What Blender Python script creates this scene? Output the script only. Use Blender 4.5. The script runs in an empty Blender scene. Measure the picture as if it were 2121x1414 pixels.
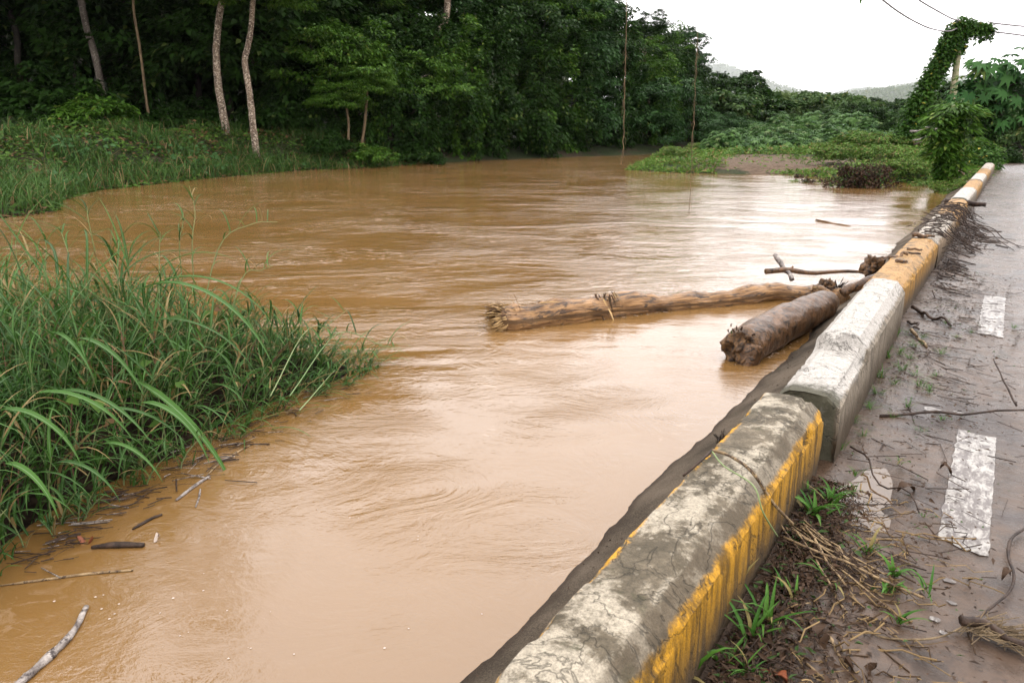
import bpy, math, random
import numpy as np
from mathutils import Vector, noise as mn

# ------------------------------------------------------------ camera, sky, sun
SC = bpy.context.scene
F, HY, CX, CY, CAMH = 1500.0, 262.0, 1060.5, 707.0, 1.5
PITCH = math.atan((CY - HY) / F)
cam = bpy.data.cameras.new('camera')
cam.sensor_width = 36.0
cam.lens = F / 2121.0 * 36.0
cam.clip_start, cam.clip_end = 0.05, 30000.0
cam.dof.use_dof = True
cam.dof.focus_distance = 6.0
cam.dof.aperture_fstop = 9.0
camo = bpy.data.objects.new('camera', cam)
SC.collection.objects.link(camo)
camo.location = (0, 0, CAMH)
camo.rotation_euler = (math.radians(90) - PITCH, 0, 0)
SC.camera = camo

SUN_EL, SUN_AZ = 62.0, 20.0
world = bpy.data.worlds.new('World')
SC.world = world
world.use_nodes = True
wn = world.node_tree; wn.nodes.clear()
wo = wn.nodes.new('ShaderNodeOutputWorld'); bg = wn.nodes.new('ShaderNodeBackground')
sky = wn.nodes.new('ShaderNodeTexSky'); sky.sky_type = 'NISHITA'; sky.sun_disc = False
sky.sun_elevation = math.radians(SUN_EL); sky.sun_rotation = math.radians(SUN_AZ)
sky.air_density = 1.0; sky.dust_density = 6.0
hs = wn.nodes.new('ShaderNodeHueSaturation'); hs.inputs['Saturation'].default_value = 0.12
tc = wn.nodes.new('ShaderNodeTexCoord'); sp = wn.nodes.new('ShaderNodeSeparateXYZ')
mr = wn.nodes.new('ShaderNodeMapRange')
mr.inputs['From Min'].default_value = -0.02; mr.inputs['From Max'].default_value = 0.9
mr.inputs['To Min'].default_value = 26.0; mr.inputs['To Max'].default_value = 31.0
cl = wn.nodes.new('ShaderNodeCombineColor')
vm = wn.nodes.new('ShaderNodeMix'); vm.data_type = 'RGBA'; vm.inputs[0].default_value = 0.88
ov = wn.nodes.new('ShaderNodeVectorMath'); ov.operation = 'SCALE'
ov.inputs[0].default_value = (1.0, 0.972, 0.975)
wn.links.new(tc.outputs['Generated'], sp.inputs[0]); wn.links.new(sp.outputs['Z'], mr.inputs['Value'])
wn.links.new(mr.outputs[0], ov.inputs['Scale'])
wn.links.new(sky.outputs[0], hs.inputs['Color'])
wn.links.new(hs.outputs[0], vm.inputs[6]); wn.links.new(ov.outputs[0], vm.inputs[7])
wn.links.new(vm.outputs[2], bg.inputs['Color']); bg.inputs['Strength'].default_value = 0.1
wn.links.new(bg.outputs[0], wo.inputs['Surface'])

sl = bpy.data.lights.new('sun', 'SUN'); sl.energy = 0.6; sl.angle = math.radians(25); sl.color = (1, .97, .92)
so = bpy.data.objects.new('sun', sl); SC.collection.objects.link(so)
so.rotation_euler = (math.radians(90 - SUN_EL), 0, math.radians(180 - SUN_AZ))
SC.view_settings.view_transform = 'Standard'; SC.view_settings.look = 'None'
SC.view_settings.exposure = 0.38; SC.view_settings.gamma = 1.0
SC.view_settings.use_curve_mapping = False
SC.cycles.max_bounces = 6; SC.cycles.diffuse_bounces = 3; SC.cycles.glossy_bounces = 3
SC.cycles.transmission_bounces = 3; SC.cycles.transparent_max_bounces = 6; SC.cycles.volume_bounces = 0
SC.cycles.use_denoising = True

# ------------------------------------------------------------ geometry helpers
def ray(px, py):
    vx, vu = (px - CX) / F, -(py - CY) / F
    c, s = math.cos(PITCH), math.sin(PITCH)
    return Vector((vx, c + vu * s, -s + vu * c))
def gz(px, py, z):                       # the point at height z seen at this place in the photograph
    r = ray(px, py); t = (z - CAMH) / r.z
    return Vector((0, 0, CAMH)) + r * t
def gy(px, py, Y):                       # the point at forward distance Y
    r = ray(px, py); t = Y / r.y
    return Vector((0, 0, CAMH)) + r * t
_k = ray(2106, HY); _k.normalize()
KD = Vector((_k.x, _k.y, 0)).normalized(); ND = Vector((KD.y, -KD.x, 0))
KAZ = math.atan2(KD.x, KD.y)
def K(k, n, z=0.0): return KD * k + ND * n + Vector((0, 0, z))

WATER_Z = -0.3
rng = np.random.default_rng(7)
random.seed(5)
C = SC.collection

def tag(o, label=None, cat=None, group=None, kind=None):
    if label: o['label'] = label
    if cat: o['category'] = cat
    if group: o['group'] = group
    if kind: o['kind'] = kind
    return o
def empty(name, loc=(0, 0, 0), rz=0.0):
    o = bpy.data.objects.new(name, None); C.objects.link(o)
    o.empty_display_size = .2; o.location = loc; o.rotation_euler = (0, 0, rz)
    return o
def mesh_np(name, V, polys, mats, parent=None, smooth=True, uv=None, mi=None, loc=None):
    """V (n,3); polys = list of (m,k) int arrays; uv = per-vertex uv"""
    me = bpy.data.meshes.new(name)
    V = np.asarray(V, dtype=np.float32)
    me.vertices.add(len(V)); me.vertices.foreach_set('co', V.ravel())
    polys = [np.asarray(p, dtype=np.int32) for p in polys if len(p)]
    tot = np.concatenate([np.full(len(p), p.shape[1], dtype=np.int32) for p in polys])
    idx = np.concatenate([p.ravel() for p in polys])
    me.loops.add(len(idx)); me.loops.foreach_set('vertex_index', idx)
    me.polygons.add(len(tot))
    st = np.zeros(len(tot), dtype=np.int32); st[1:] = np.cumsum(tot)[:-1]
    me.polygons.foreach_set('loop_start', st); me.polygons.foreach_set('loop_total', tot)
    me.polygons.foreach_set('use_smooth', np.full(len(tot), smooth))
    if mi is not None: me.polygons.foreach_set('material_index', np.asarray(mi, dtype=np.int32))
    if uv is not None:
        ul = me.uv_layers.new(name='uv')
        ul.data.foreach_set('uv', np.asarray(uv, dtype=np.float32)[idx].ravel())
    me.update(); me.validate()
    for m in (mats if isinstance(mats, (list, tuple)) else [mats]): me.materials.append(m)
    o = bpy.data.objects.new(name, me); C.objects.link(o)
    if parent is not None: o.parent = parent
    if loc is not None: o.location = loc
    return o
class Geo:
    def __init__(s): s.v, s.q, s.t, s.u, s.n = [], [], [], [], 0
    def add(s, V, quads=None, tris=None, uv=None):
        V = np.asarray(V, dtype=np.float32)
        if quads is not None and len(quads): s.q.append(np.asarray(quads) + s.n)
        if tris is not None and len(tris): s.t.append(np.asarray(tris) + s.n)
        s.v.append(V); s.u.append(np.zeros((len(V), 2)) if uv is None else np.asarray(uv)); s.n += len(V)
    def build(s, name, mats, parent=None, smooth=True, loc=None):
        P = []
        if s.q: P.append(np.concatenate(s.q))
        if s.t: P.append(np.concatenate(s.t))
        return mesh_np(name, np.concatenate(s.v), P, mats, parent, smooth, np.concatenate(s.u), loc=loc)

def unit(a): return a / np.maximum(np.linalg.norm(a, axis=-1, keepdims=True), 1e-9)
def leaves(g, P, D, N, L, W, fold=.18, mid=.42):
    """folded diamond leaves: base, left, tip, right"""
    D = unit(D); S = unit(np.cross(D, N)); U = np.cross(S, D)
    L = np.asarray(L)[:, None]; W = np.asarray(W)[:, None]
    a = P; b = P + D * L * mid - S * W * .5 + U * W * fold; c = P + D * L - U * L * .12; d = P + D * L * mid + S * W * .5 + U * W * fold
    n = len(P); V = np.stack([a, b, c, d], 1).reshape(-1, 3)
    i = np.arange(n)[:, None] * 4
    T = np.concatenate([i + [0, 2, 1], i + [0, 3, 2]])
    g.add(V, tris=T)
def star_leaves(g, P, N, A, R, lobes=8, droop=.25):
    """palmate leaves with pointed lobes; N the upward normal, A an in-plane axis"""
    N = unit(N); X = unit(A - N * np.sum(A * N, 1, keepdims=True)); Y = np.cross(N, X)
    R = np.asarray(R)[:, None]; m = lobes * 2; n = len(P)
    cols = [P]
    for j in range(m):
        a = -2.75 + 5.5 * j / (m - 1)
        r = (1.0 if j % 2 else .46) * (1 - .18 * abs(a) / 2.75)
        dz = -droop * r * r if j % 2 else .04
        cols.append(P + (X * math.cos(a) + Y * math.sin(a)) * R * r + N * R * dz)
    V = np.stack(cols, 1).reshape(-1, 3); i = np.arange(n)[:, None] * (m + 1)
    T = np.concatenate([i + [0, j + 1, j + 2] for j in range(m - 1)])
    g.add(V, tris=T)
def strips(g, P, az, L, W, e0, e1, seg=7, twist=None, vfold=.25, curve=1.3):
    """arching grass blades, three verts across; uv.x across, uv.y along"""
    n = len(P); az = np.asarray(az); L = np.asarray(L); W = np.asarray(W); e0 = np.asarray(e0); e1 = np.asarray(e1)
    t = np.linspace(0, 1, seg + 1)
    el = e0[:, None] + (e1 - e0)[:, None] * t[None, :] ** curve
    azs = az[:, None] + (0 if twist is None else np.asarray(twist)[:, None] * t[None, :])
    d = np.stack([np.cos(el) * np.sin(azs), np.cos(el) * np.cos(azs), np.sin(el)], -1)
    step = (L / seg)[:, None, None]
    pos = np.concatenate([P[:, None, :], P[:, None, :] + np.cumsum(d[:, :-1] * step, 1)], 1)
    side = np.stack([np.cos(azs), -np.sin(azs), np.zeros_like(azs)], -1)
    up = np.cross(side, d)
    w = (W[:, None] * .85 * np.minimum(1, (t * 6 + .35))[None, :] * (1 - t[None, :] ** 2.2) + .0006)[..., None]
    l = pos - side * w * .5 + up * w * vfold; r = pos + side * w * .5 + up * w * vfold
    V = np.stack([l, pos, r], 2).reshape(-1, 3)
    uv = np.zeros((n, seg + 1, 3, 2)); uv[..., 0] = [0, .5, 1]; uv[..., 1] = t[None, :, None]
    base = (np.arange(n) * (seg + 1) * 3)[:, None, None] + (np.arange(seg) * 3)[None, :, None]
    Q = np.concatenate([(base + [0, 1, 4, 3]).reshape(-1, 4), (base + [1, 2, 5, 4]).reshape(-1, 4)])
    g.add(V, quads=Q, uv=uv.reshape(-1, 2))
def tube(g, pts, rad, sides=8, cap=True, rough=0.0, rs=3.0, seed=0, squash=1.0):
    pts = [Vector(p) for p in pts]; n = len(pts); V = []; UV = []
    ref = Vector((0, 0, 1)); prev = None; tot = 0
    for i, p in enumerate(pts):
        d = (pts[min(i + 1, n - 1)] - pts[max(i - 1, 0)]).normalized()
        if prev is None:
            s = d.cross(ref if abs(d.z) < .95 else Vector((1, 0, 0))).normalized()
        else: s = (prev - d * prev.dot(d)).normalized()
        prev = s; u = d.cross(s)
        if i: tot += (p - pts[i - 1]).length
        r0 = rad[i] if hasattr(rad, '__len__') else rad
        for j in range(sides):
            a = 2 * math.pi * j / sides
            r = r0
            q = s * math.cos(a) + u * math.sin(a) * squash
            if rough: r *= 1 + rough * mn.noise(((p + q * r0) * rs) + Vector((seed, 0, 0))) + rough * .6 * mn.noise(((p + q * r0) * rs * 3.1) + Vector((0, seed, 0)))
            V.append(p + q * r); UV.append((j / sides, tot))
    Q = [(i * sides + j, i * sides + (j + 1) % sides, (i + 1) * sides + (j + 1) % sides, (i + 1) * sides + j) for i in range(n - 1) for j in range(sides)]
    T = []
    if cap:
        V.append(pts[0]); V.append(pts[-1]); UV += [(0, 0), (0, tot)]; b = n * sides
        for j in range(sides):
            T.append((b, (j + 1) % sides, j)); T.append((b + 1, (n - 1) * sides + j, (n - 1) * sides + (j + 1) % sides))
    g.add([tuple(v) for v in V], quads=Q, tris=T, uv=UV)
def wiggle(a, b, n, amp, seed=0, sag=0.0):
    a = Vector(a); b = Vector(b); out = []
    for i in range(n + 1):
        t = i / n; p = a.lerp(b, t); e = math.sin(math.pi * t) ** .6 if 0 < t < 1 else 0
        p += Vector((mn.noise((t * 3, seed, 0)), mn.noise((t * 3, seed, 5)), mn.noise((t * 3, seed, 9)))) * amp * e * 2
        p.z -= sag * math.sin(math.pi * t); out.append(p)
    return out
def spline(pts, n=8):
    P = [Vector(p) for p in pts]; P = [P[0] * 2 - P[1]] + P + [P[-1] * 2 - P[-2]]; out = []
    for i in range(1, len(P) - 2):
        for j in range(n):
            t = j / n; a, b, c, d = P[i - 1:i + 3]
            out.append(.5 * ((2 * b) + (c - a) * t + (2 * a - 5 * b + 4 * c - d) * t * t + (3 * b - a - 3 * c + d) * t ** 3))
    out.append(P[-2]); return out

# ------------------------------------------------------------ materials
def mat(name):
    m = bpy.data.materials.new(name); m.use_nodes = True
    nt = m.node_tree; return m, nt, nt.nodes['Principled BSDF']
class NT:
    def __init__(s, nt): s.nt = nt
    def n(s, t, **k):
        x = s.nt.nodes.new(t)
        for a, b in k.items(): setattr(x, a, b)
        return x
    def l(s, a, b): s.nt.links.new(a, b)
    def put(s, v, sock):
        if isinstance(v, (int, float)): sock.default_value = v
        elif isinstance(v, tuple): sock.default_value = v if len(v) == len(sock.default_value) else (v + (1,))
        else: s.l(v, sock)
    def coord(s, kind='Object', scale=(1, 1, 1), rot=(0, 0, 0)):
        t = s.n('ShaderNodeTexCoord'); m = s.n('ShaderNodeMapping')
        m.inputs['Scale'].default_value = scale; m.inputs['Rotation'].default_value = rot
        s.l(t.outputs[kind], m.inputs[0]); return m.outputs[0]
    def noise(s, vec, scale, detail=4, rough=.55, dist=0.0):
        x = s.n('ShaderNodeTexNoise'); x.inputs['Scale'].default_value = scale; x.inputs['Detail'].default_value = detail
        x.inputs['Roughness'].default_value = rough; x.inputs['Distortion'].default_value = dist
        if vec is not None: s.l(vec, x.inputs['Vector'])
        return x.outputs['Fac']
    def ramp(s, v, a, b, lo=0.0, hi=1.0, smooth=True):
        x = s.n('ShaderNodeMapRange'); x.interpolation_type = 'SMOOTHSTEP' if smooth else 'LINEAR'
        x.inputs['From Min'].default_value = a; x.inputs['From Max'].default_value = b
        x.inputs['To Min'].default_value = lo; x.inputs['To Max'].default_value = hi
        s.put(v, x.inputs['Value']); return x.outputs[0]
    def mix(s, f, a, b):
        x = s.n('ShaderNodeMix', data_type='RGBA'); s.put(f, x.inputs[0]); s.put(a, x.inputs[6]); s.put(b, x.inputs[7]); return x.outputs[2]
    def math(s, op, a, b=0.0, clamp=False):
        x = s.n('ShaderNodeMath', operation=op, use_clamp=clamp); s.put(a, x.inputs[0]); s.put(b, x.inputs[1]); return x.outputs[0]
    def bump(s, h, strength, dist, nrm=None):
        x = s.n('ShaderNodeBump'); s.put(strength, x.inputs['Strength']); x.inputs['Distance'].default_value = dist
        s.l(h, x.inputs['Height'])
        if nrm is not None: s.l(nrm, x.inputs['Normal'])
        return x.outputs[0]
    def sep(s, v):
        x = s.n('ShaderNodeSeparateXYZ'); s.l(v, x.inputs[0]); return x.outputs

def leaf_mat(name, a, b, c=None, cf=.05, rough=.45, trans=.25, spec=.22, rib=False, world=True):
    m, nt, p = mat(name); T = NT(nt)
    g = T.n('ShaderNodeNewGeometry'); r = g.outputs['Random Per Island']
    col = T.mix(r, a, b)
    w = T.noise(T.coord('Object'), .9, 2)
    col = T.mix(T.ramp(w, .35, .65, 0, .5), col, b)
    if c:
        col = T.mix(T.math('LESS_THAN', T.math('FRACT', T.math('MULTIPLY', r, 37.0)), cf), col, c)
    if rib:
        uv = T.n('ShaderNodeUVMap'); x = T.sep(uv.outputs[0])[0]
        d = T.math('ABSOLUTE', T.math('SUBTRACT', x, .5))
        col = T.mix(T.ramp(d, .0, .09, .55, 0), col, (.25, .33, .2, 1))
    T.l(col, p.inputs['Base Color']); p.inputs['Roughness'].default_value = rough
    p.inputs['Specular IOR Level'].default_value = spec
    tr = T.n('ShaderNodeBsdfTranslucent'); T.l(col, tr.inputs[0])
    mx = T.n('ShaderNodeMixShader'); mx.inputs[0].default_value = trans
    T.l(p.outputs[0], mx.inputs[1]); T.l(tr.outputs[0], mx.inputs[2])
    T.l(mx.outputs[0], nt.nodes['Material Output'].inputs['Surface'])
    return m
def bark_mat(name, a, b, c=None, scale=3.0, rough=.75, bump=.6, spots=.6, kind='Object', spec=.3, stretch=(1, 1, .3)):
    m, nt, p = mat(name); T = NT(nt); co = T.coord(kind, stretch)
    n1 = T.noise(co, scale * 2, 6, .65, .4); n2 = T.noise(T.coord(kind, (3, .9, 1)) if kind == 'UV' else T.coord(kind), scale * (1.6 if kind == 'UV' else 4), 5, .7, .8)
    col = T.mix(T.ramp(n1, .35, .65), a, b)
    if c: col = T.mix(T.ramp(n2, spots - .06, spots + .05), col, c)
    T.l(col, p.inputs['Base Color']); p.inputs['Roughness'].default_value = rough; p.inputs['Specular IOR Level'].default_value = spec
    T.l(T.bump(T.math('ADD', n1, n2), bump, .02), p.inputs['Normal']); return m

M = {}
M['leaf_dark'] = leaf_mat('leaf_dark', (.003, .012, .002), (.022, .056, .007), (.07, .10, .02), .03, .6, .2, .10)
M['leaf_mid'] = leaf_mat('leaf_mid', (.008, .034, .004), (.070, .150, .015), (.12, .17, .03), .05, .55, .25, .12)
M['leaf_blue'] = leaf_mat('leaf_blue', (.005, .022, .006), (.034, .086, .018), None, 0, .55, .2, .14)
M['leaf_far'] = leaf_mat('leaf_far', (.022, .055, .014), (.06, .105, .025), (.13, .14, .04), .05, .6, .25, .1)
M['leaf_bamboo'] = leaf_mat('leaf_bamboo', (.08, .13, .035), (.12, .17, .05), None, 0, .5, .3)
M['castor'] = leaf_mat('castor', (.012, .050, .012), (.045, .115, .026), (.12, .17, .04), .05, .6, .2, .12)
M['castor_far'] = leaf_mat('castor_far', (.014, .052, .010), (.075, .150, .034), (.12, .17, .06), .06, .5, .2, .12)
M['vine_leaf'] = leaf_mat('vine_leaf', (.012, .045, .006), (.055, .125, .016), (.28, .24, .03), .02, .55, .25, .14)
M['weeds'] = leaf_mat('weeds', (.03, .085, .010), (.12, .20, .035), (.20, .15, .06), .12, .6, .25, .12)
M['bank_leaf'] = leaf_mat('bank_leaf', (.010, .034, .005), (.065, .125, .018), (.13, .075, .035), .16, .6, .2, .12)
M['taro'] = leaf_mat('taro', (.018, .06, .016), (.05, .11, .032), None, 0, .5, .15, .15)
M['grass_near'] = leaf_mat('grass_near', (.008, .034, .005), (.052, .128, .020), (.22, .15, .06), .13, .5, .28, .16, rib=True)
M['grass_dark'] = leaf_mat('grass_dark', (.012, .045, .006), (.055, .115, .020), (.22, .15, .07), .10, .6, .2, .1, rib=True)
M['tuft'] = leaf_mat('tuft', (.025, .09, .012), (.075, .17, .022), (.20, .16, .06), .08, .5, .25, .15)
M['brown_leaf'] = leaf_mat('brown_leaf', (.014, .009, .006), (.065, .036, .02), (.03, .06, .012), .10, .6, .1, .15)
M['dry'] = leaf_mat('dry', (.10, .062, .028), (.27, .185, .09), (.05, .03, .016), .3, .7, .1, .1)
M['stem'] = leaf_mat('stem', (.10, .18, .06), (.22, .26, .12), (.22, .10, .08), .1, .45, .1)
M['bark_pale'] = bark_mat('bark_pale', (.055, .036, .024), (.17, .12, .08), (.44, .37, .29), 3.0, spots=.56, bump=.9)
M['bark_dark'] = bark_mat('bark_dark', (.012, .009, .006), (.034, .026, .018), (.07, .06, .045), 3, spots=.64)
M['bark_mid'] = bark_mat('bark_mid', (.025, .018, .013), (.07, .055, .042), (.16, .14, .115), 3, spots=.58)
M['bark_vine'] = bark_mat('bark_vine', (.07, .045, .022), (.17, .12, .065), None, 8)
M['wood_pale'] = bark_mat('wood_pale', (.11, .050, .016), (.33, .18, .07), (.04, .021, .01), 3.2, .36, 1.1, .56, 'UV', .35, (5, .6, 1))
M['wood_wet'] = bark_mat('wood_wet', (.050, .024, .010), (.15, .078, .036), (.016, .009, .005), 5, .30, .7, .56, 'Object', .35, (1, 1, 1))
M['wood_rot'] = bark_mat('wood_rot', (.022, .012, .007), (.17, .085, .03), (.015, .009, .006), 9, .5, 1.0, .6, 'Object', .4, (1, 1, 1))
M['splinter'] = leaf_mat('splinter', (.17, .095, .035), (.42, .28, .13), (.06, .03, .015), .3, .6, .05, .15)
M['twig'] = bark_mat('twig', (.014, .008, .006), (.05, .03, .02), None, 10, .55, .4, .6, 'Object', .2)
M['twig_dry'] = bark_mat('twig_dry', (.14, .09, .045), (.30, .21, .11), (.05, .03, .018), 9, .7, .4, .54)
M['twig_grey'] = bark_mat('twig_grey', (.10, .08, .07), (.34, .30, .27), (.04, .03, .028), 7, .5, .5, .55)
M['pole'] = bark_mat('pole', (.16, .15, .08), (.30, .26, .17), (.10, .14, .04), 2, .7, .3, .55)
def flat(name, col, rough=.6, metal=0):
    m, nt, p = mat(name); T = NT(nt)
    n = T.noise(T.coord('Object'), 12, 3)
    T.l(T.mix(n, tuple(c * .75 for c in col), tuple(min(1, c * 1.2) for c in col)), p.inputs['Base Color'])
    p.inputs['Roughness'].default_value = rough; p.inputs['Metallic'].default_value = metal; return m
M['wire'] = flat('wire', (.12, .09, .10), .5)
M['litter'] = flat('litter', (.85, .6, .65), .4)
M['petal'] = flat('petal', (.20, .055, .02), .6)
M['foam'] = flat('foam', (.42, .34, .28), .6)

# water
def water_mat():
    m, nt, p = mat('muddy_water'); T = NT(nt)
    co = T.coord('Object'); st = T.coord('Object', (.62, 1.2, 1), (0, 0, math.radians(-14)))
    big = T.noise(co, .22, 3, .55, .6)
    chop = T.ramp(T.noise(st, .35, 3, .6, .8), .40, .60)
    n1 = T.noise(st, 1.6, 4, .6, .7); n2 = T.noise(st, 6.5, 4, .62, .9); n3 = T.noise(co, 26, 3, .6, .5)
    y = T.sep(co)[1]
    far = T.ramp(y, 4.5, 11, .0, .9)
    amp = T.math('ADD', T.math('MULTIPLY', far, .75), T.math('MULTIPLY', chop, T.ramp(y, 3.5, 8, .16, .9)))
    amp = T.math('MULTIPLY', T.math('ADD', amp, .05), T.ramp(T.math('SUBTRACT', T.sep(co)[0], T.math('MULTIPLY', y, .12)), -1.5, 3.5, 1.0, .26))
    h = T.math('ADD', T.math('MULTIPLY', n1, .030), T.math('MULTIPLY', n2, .014))
    h = T.math('MULTIPLY', h, amp)
    h = T.math('ADD', h, T.math('MULTIPLY', n3, .0007))
    sw = T.noise(T.coord('Object', (.8, 1.1, 1)), 1.7, 6, .68, 2.6)
    h = T.math('ADD', h, T.math('MULTIPLY', sw, T.ramp(T.noise(co, .6, 2), .4, .62, .003, .016)))
    h = T.math('ADD', h, T.math('MULTIPLY', big, .01))
    T.l(T.bump(h, 1.0, 1.0), p.inputs['Normal'])
    col = T.mix(T.ramp(big, .3, .7), (.140, .073, .022), (.170, .092, .032))
    fo = T.math('MULTIPLY', T.ramp(T.noise(st, 9, 6, .75, 1.2), .53, .62), T.ramp(T.noise(st, .33, 5, .7, 2.2), .49, .58))
    col = T.mix(T.math('MULTIPLY', fo, T.ramp(y, 5, 12, .15, .8)), col, (.50, .38, .29))
    T.l(col, p.inputs['Base Color'])
    p.inputs['Roughness'].default_value = .06; p.inputs['IOR'].default_value = 1.45; p.inputs['Specular IOR Level'].default_value = 1.0
    return m
M['water'] = water_mat()
def puddle_mat():
    m, nt, p = mat('puddle'); T = NT(nt); n = T.noise(T.coord('Object'), 9, 4)
    T.l(T.mix(n, (.075, .045, .022), (.10, .062, .034)), p.inputs['Base Color']); p.inputs['Roughness'].default_value = .04; T.l(T.bump(n, .2, .003), p.inputs['Normal']); return m
M['puddle'] = puddle_mat()
def ground_mat():
    m, nt, p = mat('bank_ground'); T = NT(nt); co = T.coord('Object')
    n = T.noise(co, .35, 5, .6); f = T.noise(co, 7, 6, .7)
    soil = T.mix(T.ramp(f, .35, .65), (.022, .015, .010), (.055, .038, .026))
    green = T.mix(T.ramp(f, .4, .6), (.012, .020, .007), (.03, .038, .014))
    col = T.mix(T.ramp(n, .35, .55), soil, green)
    x, y, z = T.sep(co)
    # bare mud of the low point bar
    dx = T.math('DIVIDE', T.math('SUBTRACT', x, 11.3), 3.5); dy = T.math('DIVIDE', T.math('SUBTRACT', y, 33.0), 5.2)
    r = T.math('ADD', T.math('MULTIPLY', dx, dx), T.math('MULTIPLY', dy, dy))
    r = T.math('ADD', r, T.math('MULTIPLY', T.math('SUBTRACT', T.noise(co, .8, 6, .7), .5), 5.0))
    mud = T.mix(T.ramp(f, .3, .7), (.055, .036, .023), (.135, .094, .064))
    col = T.mix(T.ramp(r, .7, 1.1, 1, 0), col, mud)
    T.l(col, p.inputs['Base Color']); p.inputs['Roughness'].default_value = .9; p.inputs['Specular IOR Level'].default_value = .12
    T.l(T.bump(T.math('ADD', f, T.noise(co, 1.5, 4)), .7, .08), p.inputs['Normal']); return m
M['ground'] = ground_mat()
M['soil'] = bark_mat('wet_soil', (.010, .007, .005), (.030, .021, .014), (.06, .045, .035), 6, 1.0, 1, .64, spec=.04, stretch=(1, 1, 1))
def road_mat():
    m, nt, p = mat('wet_muddy_asphalt'); T = NT(nt)
    co = T.coord('Object'); al = T.coord('Object', (1, .35, 1))      # object x across, y along the road
    x, y, z = T.sep(co)
    n = T.noise(co, 1.3, 6, .62, .3); f = T.noise(co, 55, 5, .75); mid = T.noise(co, 9, 6, .7)
    tr = T.noise(T.coord('Object', (1.0, 3.2, 1)), 3.0, 5, .65, .8)
    asp = T.mix(f, (.020, .014, .012), (.060, .044, .038))
    mud = T.mix(T.ramp(mid, .3, .7), (.044, .027, .017), (.080, .051, .034))
    k = T.ramp(T.math('ADD', n, T.ramp(x, -.5, 1.0, .12, -.03)), .42, .58)
    col = T.mix(k, asp, mud)
    col = T.mix(T.ramp(T.noise(co, 30, 6, .85), .56, .66, 0, .85), col, (.014, .009, .007))
    col = T.mix(T.math('MULTIPLY', T.ramp(T.noise(co, 2.2, 6, .75, .5), .52, .60), T.ramp(x, .6, -.1, 0, .8)), col, (.022, .014, .010))
    T.l(col, p.inputs['Base Color'])
    T.l(T.ramp(T.math('ADD', T.math('MULTIPLY', tr, .6), T.math('MULTIPLY', mid, .4)), .36, .60, .06, .40), p.inputs['Roughness'])
    p.inputs['Specular IOR Level'].default_value = .22
    h = T.math('ADD', T.math('MULTIPLY', mid, .5), T.math('MULTIPLY', f, .5)); h = T.math('ADD', h, T.math('MULTIPLY', tr, .8))
    T.l(T.bump(h, .40, .016), p.inputs['Normal']); return m
M['road'] = road_mat()
def sand_mat():
    m, nt, p = mat('wet_sand'); T = NT(nt); co = T.coord('Object')
    n = T.noise(co, 2.2, 4); f = T.noise(co, 130, 3, .8)
    z = T.sep(co)[2]
    col = T.mix(T.ramp(T.math('ADD', n, f), .75, 1.2), (.040, .031, .022), (.125, .098, .072))
    col = T.mix(T.ramp(z, -.30, -.255, .75, 0), col, (.04, .028, .02))
    T.l(col, p.inputs['Base Color']); p.inputs['Roughness'].default_value = .9; p.inputs['Specular IOR Level'].default_value = .1
    T.l(T.bump(T.math('ADD', f, T.noise(co, 14, 6, .75)), .9, .014), p.inputs['Normal']); return m
M['sand'] = sand_mat()
def paint_mat():
    m, nt, p = mat('worn_road_paint'); T = NT(nt); co = T.coord('Object')
    n = T.noise(T.coord('Object', (1, .5, 1)), 34, 5, .75, .4); b = T.noise(co, 3.0, 3)
    wear = T.ramp(T.math('ADD', n, T.math('MULTIPLY', b, .35)), .57, .76)
    col = T.mix(wear, (.26, .24, .215), (.06, .045, .038))
    T.l(col, p.inputs['Base Color']); p.inputs['Roughness'].default_value = .35
    T.l(T.bump(n, .3, .004), p.inputs['Normal']); return m
M['road_paint'] = paint_mat()
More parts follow.
